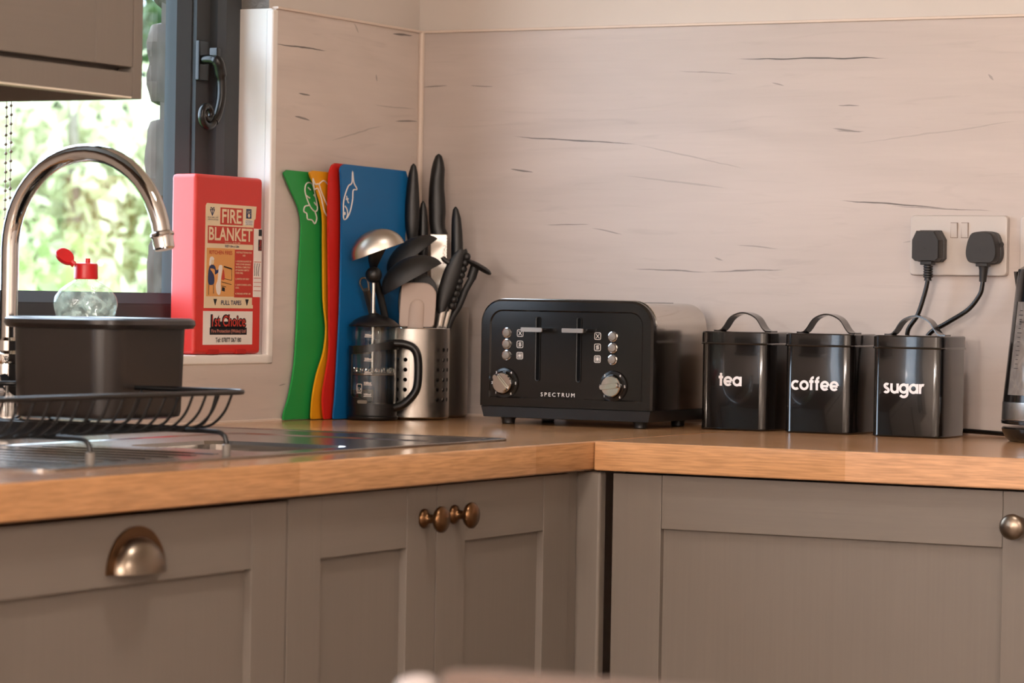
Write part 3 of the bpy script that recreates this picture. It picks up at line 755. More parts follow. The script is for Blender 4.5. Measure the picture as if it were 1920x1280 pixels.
# ------------------------------------------------------------------ fire blanket case on the sill
def fire():
    t = thing('fire_blanket_case', (-.024, -.536, .0968), 'red fire blanket case with printed labels on the window sill', 'fire blanket')
    x1, y0, y1, z0, z1 = .0, -.6235, -.4500, .0970, .3475
    b = B().box(-.048, x1, y0, y1, z0, z1, .006, 3)
    for v in b.bm.verts:                       # slight taper of the left side, as moulded
        if v.co.y < -.6: v.co.y += (v.co.x-x1)*-.22
    case = obj('case', b, MRED, t)
    for y in (-.575, -.505): obj('pull_tape', B().box(-.012, .003, y-.012, y+.012, .0972, .104, .001), mat('red_tape', '#B02018', .7), t)
    X, Yd, U = .0004, V((0, 1, 0)), V((0, 0, 1))
    def patch(name, ya, yb, za, zb, m, par, h=.0003, cut=None):
        pts = cut or [(ya, za), (yb, za), (yb, zb), (ya, zb)]
        return obj(name, B().prism(pts, (x1, 0, 0), Yd, U, -.0002, h), m, par)
    lab = patch('label', 0, 0, 0, 0, MLABEL, t, .0004, [(-.5995, .1616), (-.4735, .1616), (-.4735, .1665), (-.4760, .1668), (-.476, .268), (-.4735, .2875), (-.4700, .289), (-.4680, .3067), (-.5955, .3075), (-.5985, .304)])
    def tx(s, y, z, w, h, m, par, bold=0, up=.0009, sp=1): return text('lettering', s, (x1+up, y, z), Yd, U, m, par, w, h, bold, 0, sp)
    patch('fire_box', -.5617, -.5040, .2787, .3026, MPRINTR, lab, .0007)
    tx('FIRE', -.5328, .2907, .050, .0195, MLABEL, lab, .02)
    patch('blanket_box', -.5927, -.4758, .2520, .2764, MPRINTR, lab, .0007)
    tx('BLANKET', -.5345, .2655, .112, .0185, MLABEL, lab, .02)
    tx('Conforms to BS EN 1869', -.530, .2535, .040, .0022, MLABEL, lab)
    tx('SIZE 1.0m x 1.0m', -.5310, .2488, .036, .0035, MPRINTB, lab, .02)
    # kite mark, blue badge
    k = [(-.5823, .2905), (-.5770, .2985), (-.5785, .3020), (-.5823, .3000), (-.5861, .3020), (-.5876, .2985)]
    obj('kite_mark', B().tube([(x1+.0007, a, c) for a, c in k], .0006, 5, True).tube([(x1+.0007, -.5876, .2985), (x1+.0007, -.5770, .2985)], .0005, 5).tube([(x1+.0007, -.5823, .2905), (x1+.0007, -.5823, .300)], .0005, 5), MPRINTB, lab)
    tx('BS EN 1869 : 1997', -.5805, .2880, .026, .0018, MPRINTB, lab); tx('LICENCE No. KM 33609', -.5805, .2850, .026, .0018, MPRINTB, lab)
    patch('badge', -.4950, -.4815, .2890, .3025, MPRINTB, lab, .0007)
    tx('LPC', -.4882, .2985, .0095, .004, MLABEL, lab); obj('badge_moon', B().lathe([(.0028, .0006), (.0028, .0009)], (x1, -.4882, .2932), (1, 0, 0), 16), MLABEL, lab)
    patch('badge_box', -.4985, -.4765, .2795, .2870, MSTICK, lab, .0006)
    for i, s in enumerate(('BRITISH STANDARD', 'FIRE BLANKET', 'CERTIFIED')): tx(s, -.4875, .2856-i*.0024, .019, .0016, MPRINTB, lab)
    # picture: a person in a blue jacket holds a blanket over a burning pan
    pic = patch('picture', -.5945, -.5233, .1780, .2455, MPRINTO, lab, .0006)
    def shp(pts, m, h, n=4): return obj('drawing', B().prism(sm2(pts, n, True) if n else pts, (x1, 0, 0), Yd, U, .0004, h), m, pic)
    tx('KITCHEN FIRES', -.5590, .2395, .058, .0055, MPRINTR, lab, .01)
    y0_ = -.582
    shp([(-.5865, .2165), (-.5740, .2155), (-.5725, .2085), (-.5575, .2160), (-.5560, .2185), (-.5700, .2145), (-.5735, .2195), (-.5790, .2220), (-.5870, .2200), (-.5905, .2080), (-.5890, .1950), (-.5760, .1955), (-.5765, .2080)], MPRINTB, .0010, 3)
    obj('drawing', B().lathe([(.0044, .0006), (.0044, .0010)], (x1, -.5810, .2265), (1, 0, 0), 16), MLABEL, pic)
    shp([(-.5880, .2210), (-.5870, .2310), (-.5815, .2335), (-.5765, .2305), (-.5790, .2280), (-.5830, .2290), (-.5845, .2220)], MSTICK, .0012, 3)
    shp([(-.5640, .2200), (-.5555, .2210), (-.5565, .2120), (-.5590, .1990), (-.5585, .1860), (-.5620, .1800), (-.5680, .1830), (-.5705, .1930), (-.5660, .2020)], MSTICK, .0011, 4)
    shp([(-.5560, .2020), (-.5490, .2020), (-.5495, .2090), (-.5520, .2160), (-.5545, .2090)], MPRINTR, .0010, 3)
    shp([(-.5555, .1860), (-.5480, .1850), (-.5480, .1900), (-.5545, .1915)], MPRINTK, .0010, 0)
    ln = B()
    for p in ([(-.551, .2195), (-.531, .2165), (-.5305, .2010), (-.549, .2030)], [(-.556, .1985), (-.531, .1950)], [(-.556, .1930), (-.545, .1915)], [(-.5885, .1945), (-.5890, .1800)], [(-.5770, .1945), (-.5765, .1820)]):
        ln.tube([(x1+.0008, a, c) for a, c in p], .00045, 4)
    ln.tube([(x1+.0009, -.5505, .2200), (x1+.0009, -.5310, .2170)], .001, 5)
    obj('drawing', ln, MPRINTK, pic)
    red = patch('instructions', -.5229, -.4757, .1770, .2446, MPRINTR, lab, .0006)
    for i, (s, w) in enumerate((('INSTRUCTIONS FOR', .040), ('USE', .007), ('', 0), ('1. HOLDING BLANKET BY', .041), ('TAPES COVER BURNING', .039), ('MATERIAL COMPLETELY', .039), ('BY PLACING GENTLY', .036), ('OVER FIRE', .019), ('', 0), ('2. SWITCH OFF HEAT', .036), ('', 0), ('3. LEAVE COVERED UNTIL', .042), ('COOL', .010), ('', 0), ('4. DISCARD AFTER USE', .040))):
        if s: tx(s, -.4995 if i < 2 else -.5210+w/2, .2405-i*.00415, w, .0024, MLABEL, lab, .02, .0009)
    tx('PULL TAPES', -.5305, .1695, .052, .0065, MPRINTB, lab, .01)
    for y in (-.5715, -.4895): obj('arrow', B().prism([(y-.0045, .1745), (y, .1655), (y+.0045, .1745)], (x1, 0, 0), Yd, U, 0, .0008), MPRINTK, lab)
    st = patch('sticker', -.6008, -.4738, .1105, .1575, MSTICK, t, .0004)
    patch('sticker_band', -.5840, -.4890, .1245, .1345, MPRINTK, st, .0007); patch('sticker_band', -.580, -.493, .1335, .1430, MPRINTK, st, .0007)
    tx('1st Choice', -.5365, .1437, .092, .0190, MPRINTK, st, .075, .0008); tx('1st Choice', -.5365, .1437, .086, .0155, MPRINTR, st, .012, .0012)
    tx('Fire Protection (Wales) Ltd', -.5365, .1290, .088, .0062, mat('salmon_print', '#D98A78', .5), st, .01, .0010)
    tx('Tel: 07877 067180', -.5365, .1172, .066, .0066, MPRINTK, st, .01)
    sd = patch('service_tag', -.4735, -.4528, .1780, .2752, MSTICK, t, .0005)
    patch('tag_head', -.4615, -.4530, .2650, .2745, MPRINTK, sd, .0007); patch('tag_logo', -.4620, -.4530, .2440, .2600, MPRINTK, sd, .0007)
    text('lettering', '1st Choice', (x1+.0009, -.4575, .252), U, -Yd, MPRINTR, sd, .014, .006, .02, 0)
    ln = B()
    for z in (.228, .205, .199, .193, .187): ln.tube([(x1+.0006, -.4725, z), (x1+.0006, -.4540, z)], .0004, 4)
    obj('tag_lines', ln, MPRINTR, sd)
    ln = B()
    for yy in (-.4700, -.4650, -.4600):
        ln.tube(smooth([(x1+.0007, yy+random.uniform(-.0014, .0014), .226-.003*k) for k in range(7)], 3), .0005, 4)
    obj('handwriting', ln, MPRINTK, sd)
fire()

# ------------------------------------------------------------------ chopping boards against the window wall
def board(x, th, left, top, yr, m, label, icon=None):
    """upright board: waisted left edge (y, z), rounded top corner, plain right edge at yr"""
    L = sm2(left, 4)
    pts = L[::-1]+[(yr-.01, L[-1][1]*0+left[-1][1]), (yr, left[-1][1]+.012)]
    pts = [(yr-.006, left[-1][1])]+[(yr, left[-1][1]+.008)]+[(yr-.012, (top+left[-1][1])/2), (yr, top-.012), (yr-.008, top)]
    pts = pts+[(left[0][0]+.008, top+.002)]+L
    b = B().prism(pts[::-1] if False else pts, (x, 0, 0), (0, 1, 0), (0, 0, 1), -th, 0)
    o = obj('chopping_board', b, m); tag(o, label, 'chopping board', 'chopping boards in the corner')
    if icon:
        bb = B(); y0_ = min(a for path, cl in icon for a, c in path)
        icon = [([(y0_+(a-y0_)*1.35, c) for a, c in path], cl) for path, cl in icon]
        for path, cl in icon: bb.tube([(x+.0004, a, c) for a, c in (sm2(path, 5, cl))], .0011, 6, cl)
        obj('icon', bb, MPRINTW, o)
    return o
green = [(-.4060, .358), (-.4033, .3530), (-.3836, .3305), (-.3638, .308), (-.3556, .285), (-.3564, .2617), (-.3606, .2074), (-.363, .1453), (-.3684, .0834), (-.3816, .0371), (-.3952, .0110), (-.3962, .0012)]
def G(px): return px
carrot = [([(-.3480, .3440), (-.3390, .3460), (-.3330, .3400), (-.3240, .3110), (-.3290, .3050), (-.3400, .3130), (-.3500, .3320)], True),
          ([(-.3420, .3130), (-.3500, .3110), (-.3520, .3040), (-.3460, .3010), (-.3440, .2930), (-.3350, .2920), (-.3290, .2870), (-.3250, .2950), (-.3290, .3050)], False),
          ([(-.3440, .3390), (-.3390, .3360)], False), ([(-.3470, .3270), (-.3400, .3240)], False), ([(-.3320, .3290), (-.3270, .3250)], False), ([(-.3310, .3180), (-.3260, .3140)], False)]
board(.0075, .003, green, .360, -.13, MGREEN, 'green plastic chopping board printed with a vegetable, nearest the window', carrot)
yellow = [(-.3530, .360), (-.3505, .3555), (-.3304, .3325), (-.3144, .3019), (-.3113, .2551), (-.3073, .177), (-.2985, .135), (-.3047, .0987), (-.3218, .0675), (-.3328, .0365), (-.3363, .0080), (-.3350, .0012)]
chick = [([(-.3455, .3520), (-.3400, .3440), (-.3330, .3440), (-.3270, .3330), (-.3150, .3150), (-.3040, .3050), (-.2960, .3000)], False),
         ([(-.3455, .3520), (-.3420, .3370), (-.3350, .3380), (-.3280, .3260), (-.3200, .3050), (-.3090, .2950)], False), ([(-.3330, .3440), (-.3230, .3500), (-.3120, .3440), (-.3020, .3400)], False)]
board(.0180, .003, yellow, .3615, -.12, MYEL, 'yellow plastic chopping board printed with a chicken, between green and red boards', chick)
redl = [(-.3060, .3735), (-.3100, .3690), (-.3146, .3566), (-.3158, .3019), (-.3118, .224), (-.3077, .1458), (-.3062, .0989), (-.3143, .0677), (-.3223, .0366), (-.3200, .0100), (-.3165, .0012)]
board(.0285, .003, redl, .3745, -.105, MREDB, 'red plastic chopping board squeezed behind the blue one')
bluel = [(-.2960, .3715), (-.2985, .3660), (-.2970, .3573), (-.2925, .3027), (-.2926, .1773), (-.2964, .1068), (-.3017, .0363), (-.3060, .0070), (-.3050, .0012)]
fish = [([(-.2720, .3660), (-.2690, .3500), (-.2620, .3400), (-.2700, .3380), (-.2710, .3240), (-.2760, .3060), (-.2830, .2960), (-.2890, .2950), (-.2900, .3060), (-.2900, .3200), (-.2860, .3330), (-.2800, .3440), (-.2730, .3490)], True),
        ([(-.2870, .3140), (-.2830, .3100), (-.2810, .3030), (-.2830, .2970)], False), ([(-.2840, .3290), (-.2810, .3210), (-.2790, .3190)], False), ([(-.2850, .3240), (-.2800, .3250)], False), ([(-.2880, .3030), (-.2870, .3045), (-.2860, .3030), (-.2870, .3015)], True)]
board(.0375, .003, bluel, .3735, -.098, MBLUE, 'blue plastic chopping board printed with a fish, in front of the red one', fish)

# ------------------------------------------------------------------ corner tools: local frame across (rh) and away (fh) from the camera side
TH = math.radians(29.4); RH = V((math.cos(TH), math.sin(TH), 0)); FH = V((-math.sin(TH), math.cos(TH), 0)); UP = V((0, 0, 1))
PC, HC, KC = V((.076, -.26, 0)), V((.092, -.168, 0)), V((.078, -.066, 0))
def at(c, a, z, d=0): return c+RH*a+FH*d+UP*z
def press():
    c = PC; t = thing('cafetiere', (c.x, c.y, 0), 'small black and glass cafetiere in front of the blue board', 'coffee press')
    b = B().lathe([(.0335, .016), (.0335, .120), (.0335, .1300), (.0345, .1345), (.0360, .1370), (.0355, .1372), (.0330, .1345), (.0325, .13), (.0325, .018)], c, seg=48, caps=(False, False))
    gl = obj('beaker', b, MGLASS, t, 'clear glass beaker', ang=60)
    obj('base', B().lathe([(.0360, .0012), (.0372, .003), (.0372, .0060), (.0352, .0075), (.0355, .014), (.0355, .024), (.0342, .024), (.034, .015), (.0, .015)], c, seg=48), MBLK, t)
    # cage: band round the beaker that drops to the base at the left and is cut low at the front
    nseg = 64; r0, r1 = .0342, .0366
    def arc(f0, f1, a0, a1, n):
        rings = []
        for i in range(n+1):
            a = a0+(a1-a0)*i/n; e = RH*math.sin(a)-FH*math.cos(a)      # a=0 faces the camera side, + to the right
            z0, z1 = f0(a), f1(a)
            rings.append([c+e*r0+UP*z0, c+e*r1+UP*z0, c+e*r1+UP*z1, c+e*r0+UP*z1])
        return rings
    sm = lambda x, a, b_: 0 if x < a else 1 if x > b_ else (lambda k: k*k*(3-2*k))((x-a)/(b_-a))
    b = B()
    b.loft(arc(lambda a: .0965+.008*sm(a, -1.2, .9), lambda a: .109+.009*sm(a, -1.0, 1.4), -math.pi, math.pi, nseg), loop=False)
    b.loft(arc(lambda a: .020, lambda a: .0335-.017*sm(a, -.7, .55)+.010*sm(-a, .9, 1.3), -math.pi, math.pi, nseg), loop=False)
    b.loft(arc(lambda a: .024, lambda a: .104, -1.62, -1.08, 8)); b.loft(arc(lambda a: .024, lambda a: .104, 1.9, 2.5, 8))
    fr = obj('cage', b, MBLK, t)
    for k, aa in enumerate((-.42,)):
        e = RH*math.sin(aa)-FH*math.cos(aa); tg = RH*math.cos(aa)+FH*math.sin(aa)
        obj('badge', B().prism(rrect(.016, .0050, .0024, 4), c+e*.0366+UP*.0275, tg, UP, -.002, .0006), MDARKSTEEL, fr, 'small oval steel badge')
    hp = smooth([at(c, .030, .1135, -.012), at(c, .046, .1125, -.014), at(c, .0595, .1060, -.015), at(c, .0655, .0900, -.015), at(c, .0655, .0550, -.015), at(c, .0590, .0380, -.015), at(c, .045, .0240, -.013), at(c, .031, .0185, -.010)], 6)
    obj('handle', B().tube(hp, .0062, 14, flat=(FH, 1.5)), MBLK, t, ang=60)
    obj('lid', B().lathe([(.0360, .1372), (.0375, .1385), (.0368, .1405), (.030, .1465), (.020, .1520), (.010, .1545), (.006, .1570), (.004, .1575)], c, seg=40), MBLK, t, ang=50)
    pl = obj('plunger', B().lathe([(.0028, .068), (.0028, .206)], c-RH*.002, seg=14), MCHROME, t, 'chrome plunger rod')
    obj('knob', B().sphere(c-RH*.002+UP*.2135, .0122, 24), MBLK, pl)
    b = B().lathe([(.0310, .0660), (.0318, .0675), (.0310, .0690), (.004, .0700)], c, seg=40)
    flt = obj('filter_disc', b, MDARKSTEEL, pl)
    coil = []
    for k in range(40*8):
        ph = 2*math.pi*k/8; a = 2*math.pi*k/320
        rr = .0288+.0022*math.cos(ph); coil.append(c+V((math.cos(a)*rr, math.sin(a)*rr, .0735+.0032*math.sin(ph))))
    obj('filter_coil', B().tube(coil, .0005, 4, True), MCHROME, pl)
    # printed scale, wrapped round the beaker
    def onglass(name, s, aa, z, w_, h_):
        e = RH*math.sin(aa)-FH*math.cos(aa); tg = RH*math.cos(aa)+FH*math.sin(aa)
        return text(name, s, c+e*.0338+UP*z, tg, UP, MPRINTW, gl, w_, h_, .02, 0)
    for s, z in (('350ml', .1235), ('250ml', .0885), ('200ml', .0690), ('150ml', .0535), ('100ml', .0365)):
        onglass('scale_mark', s, -.23, z+.0018, .0105, .0032)
        e = RH*math.sin(-.22)-FH*math.cos(-.22); tg = RH*math.cos(-.22)+FH*math.sin(-.22)
        obj('scale_mark', B().prism(rrect(.0125, .0007, .0003, 1), c+e*.0337+UP*(z-.0010), tg, UP, 0, .0003), MPRINTW, gl)
    aa = -.62; e = RH*math.sin(aa)-FH*math.cos(aa); tg = RH*math.cos(aa)+FH*math.sin(aa); o = c+e*.0340+UP*.0475
    b = B().tube([o+tg*x+UP*z for x, z in rrect(.0085, .0115, .001, 2)], .0004, 5, True)
    b.tube([o+tg*x+UP*z for x, z in ((-.0022, .0005), (.0018, .0005), (.0018, -.0035), (-.0022, -.0035))], .0005, 5, True).tube([o+tg*x+UP*z for x, z in ((.0018, 0), (.003, -.001), (.0018, -.0025))], .0004, 5)
    b.tube([o+tg*x+UP*z for x, z in ((-.0045, -.0072), (.0045, -.0072))], .0005, 5)
    obj('cup_mark', b, MPRINTW, gl)
press()
def perforated(c, R, z0, z1, cols, rows, rh, a0):
    """steel cylinder; cols: set of 15-degree cells that carry holes in the given rows"""
    b = B(); bm = b.bm; NC = 26; da = 2*math.pi/NC; zs = [z0]+[r for r in rows]+[rows[-1]+(rows[1]-rows[0])]+[z1]
    step = rows[1]-rows[0]
    def P(a, z): return bm.verts.new(c+(RH*math.sin(a)-FH*math.cos(a))*R+UP*z)
    for j in range(NC):
        s = a0+j*da
        for i in range(len(zs)-1):
            za, zb = zs[i], zs[i+1]
            if (j in cols) and 0 < i < len(zs)-2 and not (cols[j] and i > cols[j]):
                cz, ca = (za+zb)/2, s+da/2; out, inn = [], []
                for k in range(16):
                    th = 2*math.pi*k/16+math.pi/4
                    side, fr = k//4, (k % 4)/4
                    sq = [(1, 1), (-1, 1), (-1, -1), (1, -1)]
                    p0, p1 = sq[side], sq[(side+1) % 4]
                    ux, uz = p0[0]+(p1[0]-p0[0])*fr, p0[1]+(p1[1]-p0[1])*fr
                    out.append(P(ca+ux*da/2, cz+uz*(zb-za)/2)); inn.append(P(ca+rh*math.cos(th)/R, cz+rh*math.sin(th)))
                for k in range(16):
                    l = (k+1) % 16; bm.faces.new((out[k], out[l], inn[l], inn[k]))
            else:
                top = [P(s+da*k/4, zb) for k in range(5)]; bot = [P(s+da*k/4, za) for k in range(5)]
                for k in range(4): bm.faces.new((bot[k], bot[k+1], top[k+1], top[k]))
    return b
def holder():
    t = thing('utensil_holder', (HC.x, HC.y, 0), 'brushed steel utensil pot with rows of drain holes beside the cafetiere', 'pot')
    rows = [.0228+.01475*k for k in range(6)]
    # cells 14 deg wide: the two groups seen at -29/-12 deg and +35/+50/+64 deg
    da = 360/26; a0 = math.radians(-34.0-da*0)
    cols = {0: 5, 1: 5, 5: 0, 6: 0, 7: 0, 11: 0, 12: 0, 17: 0, 18: 0}
    b = perforated(HC, .0535, .004, .1355, cols, rows, .0031, a0)
    o = obj('pot', b, MSTEEL, t, ang=45); solid(o, .0008)
    obj('rim', B().tube([HC+V((math.cos(a)*.0532, math.sin(a)*.0532, .1357)) for a in [2*math.pi*k/60 for k in range(60)]], .0009, 8, True), MCHROME, t)
    obj('bottom', B().lathe([(.0485, .0012), (.0515, .002), (.0535, .0045), (.050, .006), (.0, .006)], HC, seg=52), MSTEEL, t)
holder()
t = thing('knife_holder', (KC.x, KC.y, 0), 'taller plain steel knife pot behind the utensil pot in the corner', 'pot')
obj('pot', B().lathe([(.0425, .001), (.0445, .003), (.0450, .006), (.0450, .166), (.0442, .168), (.0434, .166), (.0430, .008), (.0, .008)], KC, seg=52), MDARKSTEEL, t, ang=35)
obj('insert', B().lathe([(.042, .150), (.042, .158), (.0, .158)], KC, seg=40), MBLK, t)

GRP = 'utensils in the steel pot'
def dome(c0, c1, depth, m, name, parent, thick=.0012, bow=.5, n=14, tip=0):
    """ladle bowl seen edge-on: rim line from c0 to c1, bulging upward by depth"""
    p0, p1 = V(c0), V(c1); ctr = (p0+p1)/2; e1 = (p1-p0)/2; R = e1.length; e1n = e1.normalized(); e2 = FH; up = -(e1n.cross(e2)).normalized()
    if up.z < 0: up = -up
    b = B(); rings = []
    for i in range(9):
        ph = math.pi/2*i/8
        rr = max(math.cos(ph), .02); hh = math.sin(ph)*depth
        rings.append([ctr+e1n*(R*rr*math.cos(2*math.pi*k/32))*(1+(tip*max(0, math.cos(2*math.pi*k/32))**6*(1-i/8)))+e2*(R*bow*rr*math.sin(2*math.pi*k/32))+up*hh for k in range(32)])
    b.loft(rings, (False, True))
    o = obj(name, b, m, parent, ang=70); solid(o, thick)
    return o, ctr+up*depth
# steel ladle
t = thing('steel_ladle', at(HC, -.02, .02), 'shiny steel ladle with its bowl up, above the cafetiere', 'ladle', GRP)
dome(at(HC, -.0935, .2334, -.078), at(HC, -.0165, .2622, -.078), .033, MLADLE, 'bowl', t, bow=.5)
obj('shank', B().tube(smooth([at(HC, -.056, .2560, -.070), at(HC, -.061, .2340, -.060), at(HC, -.0600, .2150, -.048), at(HC, -.048, .170, -.030), at(HC, -.030, .09, -.018), at(HC, -.012, .012, -.01)], 5), [.0135, .013, .0122, .011, .0098, .0085, .0072, .0062]+[.0055]*18, 10, flat=(FH, .35)), MBLK, t)
t = thing('steel_spoon', at(HC, -.03, .02), 'steel spoon handle with a wire hanging loop left of the cafetiere knob', 'spoon', GRP)
obj('handle', B().tube(smooth([at(HC, -.0720, .1920, -.044), at(HC, -.0600, .1480, -.024), at(HC, -.036, .07, -.010), at(HC, -.015, .012, 0)], 5), [.0058]*16, 10, flat=(FH, .4)), MDARKSTEEL, t)
obj('hanging_loop', B().tube(smooth([at(HC, -.0762, .1900, -.045), at(HC, -.0815, .2010, -.045), at(HC, -.0790, .2085, -.045), at(HC, -.0720, .2080, -.045), at(HC, -.0690, .2000, -.045), at(HC, -.0680, .1910, -.045)], 5), .0014, 8), MPEWTER, t)
# black ladles
def bladle(nm, p0, p1, depth, d, lab, hx, tip):
    t = thing(nm, at(HC, hx, .02), lab, 'ladle', GRP)
    dome(at(HC, *p0, d), at(HC, *p1, d), depth, MBLKM, 'bowl', t, .0022, .55, tip=tip)
    mid = ((p0[0]+p1[0])/2, (p0[1]+p1[1])/2)
    ds = max(d, -.024)
    obj('shank', B().tube(smooth([at(HC, mid[0]+.002, mid[1]+depth*.75, ds), at(HC, mid[0]*.4+hx*.6, mid[1]*.7, ds), at(HC, hx, .10, ds*.6), at(HC, hx*.8, .012, 0)], 5), .0046, 10), MBLKM, t)
bladle('black_ladle', (-.0461, .1840), (.0345, .2301), .0330, -.044, 'black nylon ladle in front, bowl arched over the grey spatula', -.012, .12)
bladle('black_ladle', (-.0390, .2130), (.0275, .2665), .0270, .016, 'black nylon ladle behind the front one, its lip pointing up right', .0, .15)
# black serving spoon
t = thing('black_spoon', at(HC, .005, .02), 'black nylon serving spoon standing behind the grey spatula', 'spoon', GRP)
sp = sm2([(-.024, .160), (-.0225, .195), (-.008, .2170), (.010, .2195), (.028, .2070), (.0345, .185), (.033, .160), (.020, .140), (-.012, .140)], 5, True)
obj('head', B().prism(sp, at(HC, 0, 0, -.010), RH, UP, -.002, .002, .0012), MBLKM, t)
obj('shank', B().tube([at(HC, .005, .150, -.010), at(HC, .004, .08, -.008), at(HC, .0, .012, -.005)], .005, 10), MBLKM, t)
# grey silicone spatula
t = thing('silicone_spatula', at(HC, .003, .02), 'pale grey silicone spatula head up in the front of the steel pot', 'spatula', GRP)
out = [(-.0170, .2030), (.0120, .2035), (.0225, .2000), (.0290, .1925), (.0308, .183), (.0288, .1450), (.0265, .1395), (.0220, .1372), (-.0190, .1372), (-.0228, .1395), (-.0240, .1445), (-.0215, .1950), (-.0200, .2005)]
out = sm2(out, 3, True)
b = B().prism(out, at(HC, .001, 0, -.036), RH, UP, -.0032, .0032, .0016)
hd = obj('head', b, MSILI, t, ang=30)
obj('core', B().sections([(at(HC, .0015, .132, -.0395), .0118, .0032), (at(HC, .0030, .165, -.0395), .0112, .0030), (at(HC, .0038, .1730, -.0392), .0100, .0026), (at(HC, .0041, .1775, -.0388), .0065, .0018), (at(HC, .0042, .1792, -.0384), .002, .001)], RH, FH, 16), MSILI, hd)
obj('ferrule', B().box(-.001, .001, -.001, .001, 0, .001) if False else B().tube([at(HC, .001, .1380, -.036), at(HC, .001, .1340, -.036)], [.0150, .0130], 12, flat=(FH, .35)), MBLK, t)
obj('shank', B().tube([at(HC, .001, .135, -.036), at(HC, .0, .07, -.028), at(HC, -.002, .012, -.012)], .005, 10), MBLK, t)
# tongs with black scalloped heads
t = thing('tongs', at(HC, .03, .02), 'steel kitchen tongs with black scalloped heads at the right of the pot', 'tongs', GRP)
def tong_head(sc, d, rows):
    return B().sections([(at(HC, a, z, d), w_, .0065*k) for a, z, w_, k in rows], RH*.92+UP*.3, FH, 14)
rows = [(.0400, .160, .006, .8), (.0420, .172, .0105, .9), (.0455, .186, .0140, 1), (.0490, .200, .0155, 1), (.0530, .214, .0160, 1), (.0565, .227, .0150, 1), (.0600, .239, .0125, .9), (.0640, .249, .009, .7), (.0665, .2545, .004, .4)]
obj('head', tong_head(0, -.020, rows), MBLKM, t)
b = B()
for k in range(9):
    z = .170+k*.0092; a = .0540+k*.0026; b.sphere(at(HC, a+.0015, z, -.012), .0062, 12)
b.sections([(at(HC, a+.006, z, -.010), w_*.9, .005) for a, z, w_, k in rows], RH*.92+UP*.3, FH, 12)
obj('head', b, MBLKM, t, 'scalloped gripping edge')
obj('hook', B().tube(smooth([at(HC, .0500, .2340, -.022), at(HC, .0430, .2385, -.022), at(HC, .0410, .2425, -.022)], 4), .0038, 10), MBLKM, t)
obj('arm', B().tube([at(HC, .0430, .168, -.018), at(HC, .0370, .137, -.016), at(HC, .015, .02, -.006)], .0052, 10, flat=(FH, .35)), MSTEEL, t)
obj('arm', B().tube([at(HC, .0520, .166, -.008), at(HC, .0445, .138, -.006), at(HC, .022, .02, .002)], .0045, 10, flat=(FH, .35)), MSTEEL, t)
# angled turner
t = thing('black_turner', at(HC, .04, .02), 'black nylon turner with an angled blade leaning out to the right', 'turner', GRP)
b = B().tube(smooth([at(HC, .020, .03, .012), at(HC, .0500, .137, .006), at(HC, .0660, .170, .004), at(HC, .0760, .195, .003), at(HC, .0875, .2160, .002)], 5), .0052, 12, flat=(FH, .6))
obj('shank', b, MBLKM, t)
obj('socket', B().tube([at(HC, .0835, .211, .002), at(HC, .0905, .233, .002)], .0072, 12, flat=(FH, .8)), MBLKM, t)
b = B().sections([(at(HC, .0735, .2385, .002), .002, .012), (at(HC, .080, .2372, .002), .0035, .022), (at(HC, .092, .231, .002), .0048, .028), (at(HC, .104, .2245, .002), .0046, .026), (at(HC, .1105, .2205, .002), .0036, .018), (at(HC, .1135, .2185, .002), .0016, .008)], RH*.4+UP*.9, FH, 16)
obj('blade', b, MBLKM, t, ang=60)

# knives
KG = 'knives in the knife pot'
def knife(rows, d, lab, dep=.0085, blade=None, btext=None):
    """rows of (left, right, z) for the handle"""
    t = thing('kitchen_knife', at(KC, (rows[-1][0]+rows[-1][1])/2, .12, d), lab, 'knife', KG)
    n = len(rows); rr = []
    for i, (l, r, z) in enumerate(rows):
        rr.append((at(KC, (l+r)/2, z, d), (r-l)/2, dep*min(1, ((r-l)/2)/.010)))
    obj('handle', B().sections(rr, RH, FH, 14), MBLK, t, ang=60)
    if blade:
        bl = obj('blade', B().prism(blade, at(KC, 0, 0, d), RH, UP, -.0008, .0008), MSTEEL, t)
        if btext: text('lettering', btext, at(KC, .0055, .2480, d)-FH*.0012, UP, -RH, MPRINTK, bl, .028, .0045, .0, 0)
    else:
        l, r, z = rows[-1]; obj('blade', B().prism([(l+.002, z+.004), (l+.002, .03), (r-.002, .05), (r-.002, z+.004)], at(KC, 0, 0, d), RH, UP, -.0008, .0008), MSTEEL, t)
knife([(-.0445, -.0425, .3850), (-.0475, -.0395, .3815), (-.0510, -.0368, .3700), (-.0535, -.0350, .3500), (-.0558, -.0334, .3250), (-.0562, -.0328, .3050), (-.0552, -.0334, .2900), (-.0525, -.0350, .2767), (-.0500, -.0370, .2640), (-.0500, -.0372, .24), (-.0500, -.0372, .18)], -.014, 'largest black-handled knife, nearest the blue board')
knife([(-.0290, -.0270, .3288), (-.0315, -.0245, .3250), (-.0338, -.0220, .3140), (-.0350, -.0200, .2950), (-.0354, -.0186, .2700), (-.0345, -.0190, .24), (-.0335, -.0200, .18)], .004, 'small black-handled knife between the two tall ones')
ser = [(-.0155, .281), (-.0125, .165), (.0085, .165)]
for k in range(18):
    z = .20+k*.0044; ser += [(.0098, z), (.0086, z+.0022)]
ser += [(.0098, .2835)]
knife([(-.0065, -.0045, .4018), (-.0105, -.0005, .3985), (-.0140, .0025, .3890), (-.0165, .0046, .3780), (-.0182, .0040, .3640), (-.0195, .0040, .3500), (-.0200, .0060, .3300), (-.0192, .0070, .3130), (-.0185, .0062, .2980), (-.0172, .0070, .2880), (-.0162, .0106, .2815), (-.0158, .0104, .2785)], .012, 'bread knife with serrated blade and black handle, tallest in the corner', .0085, ser, 'ESSENTIALS')
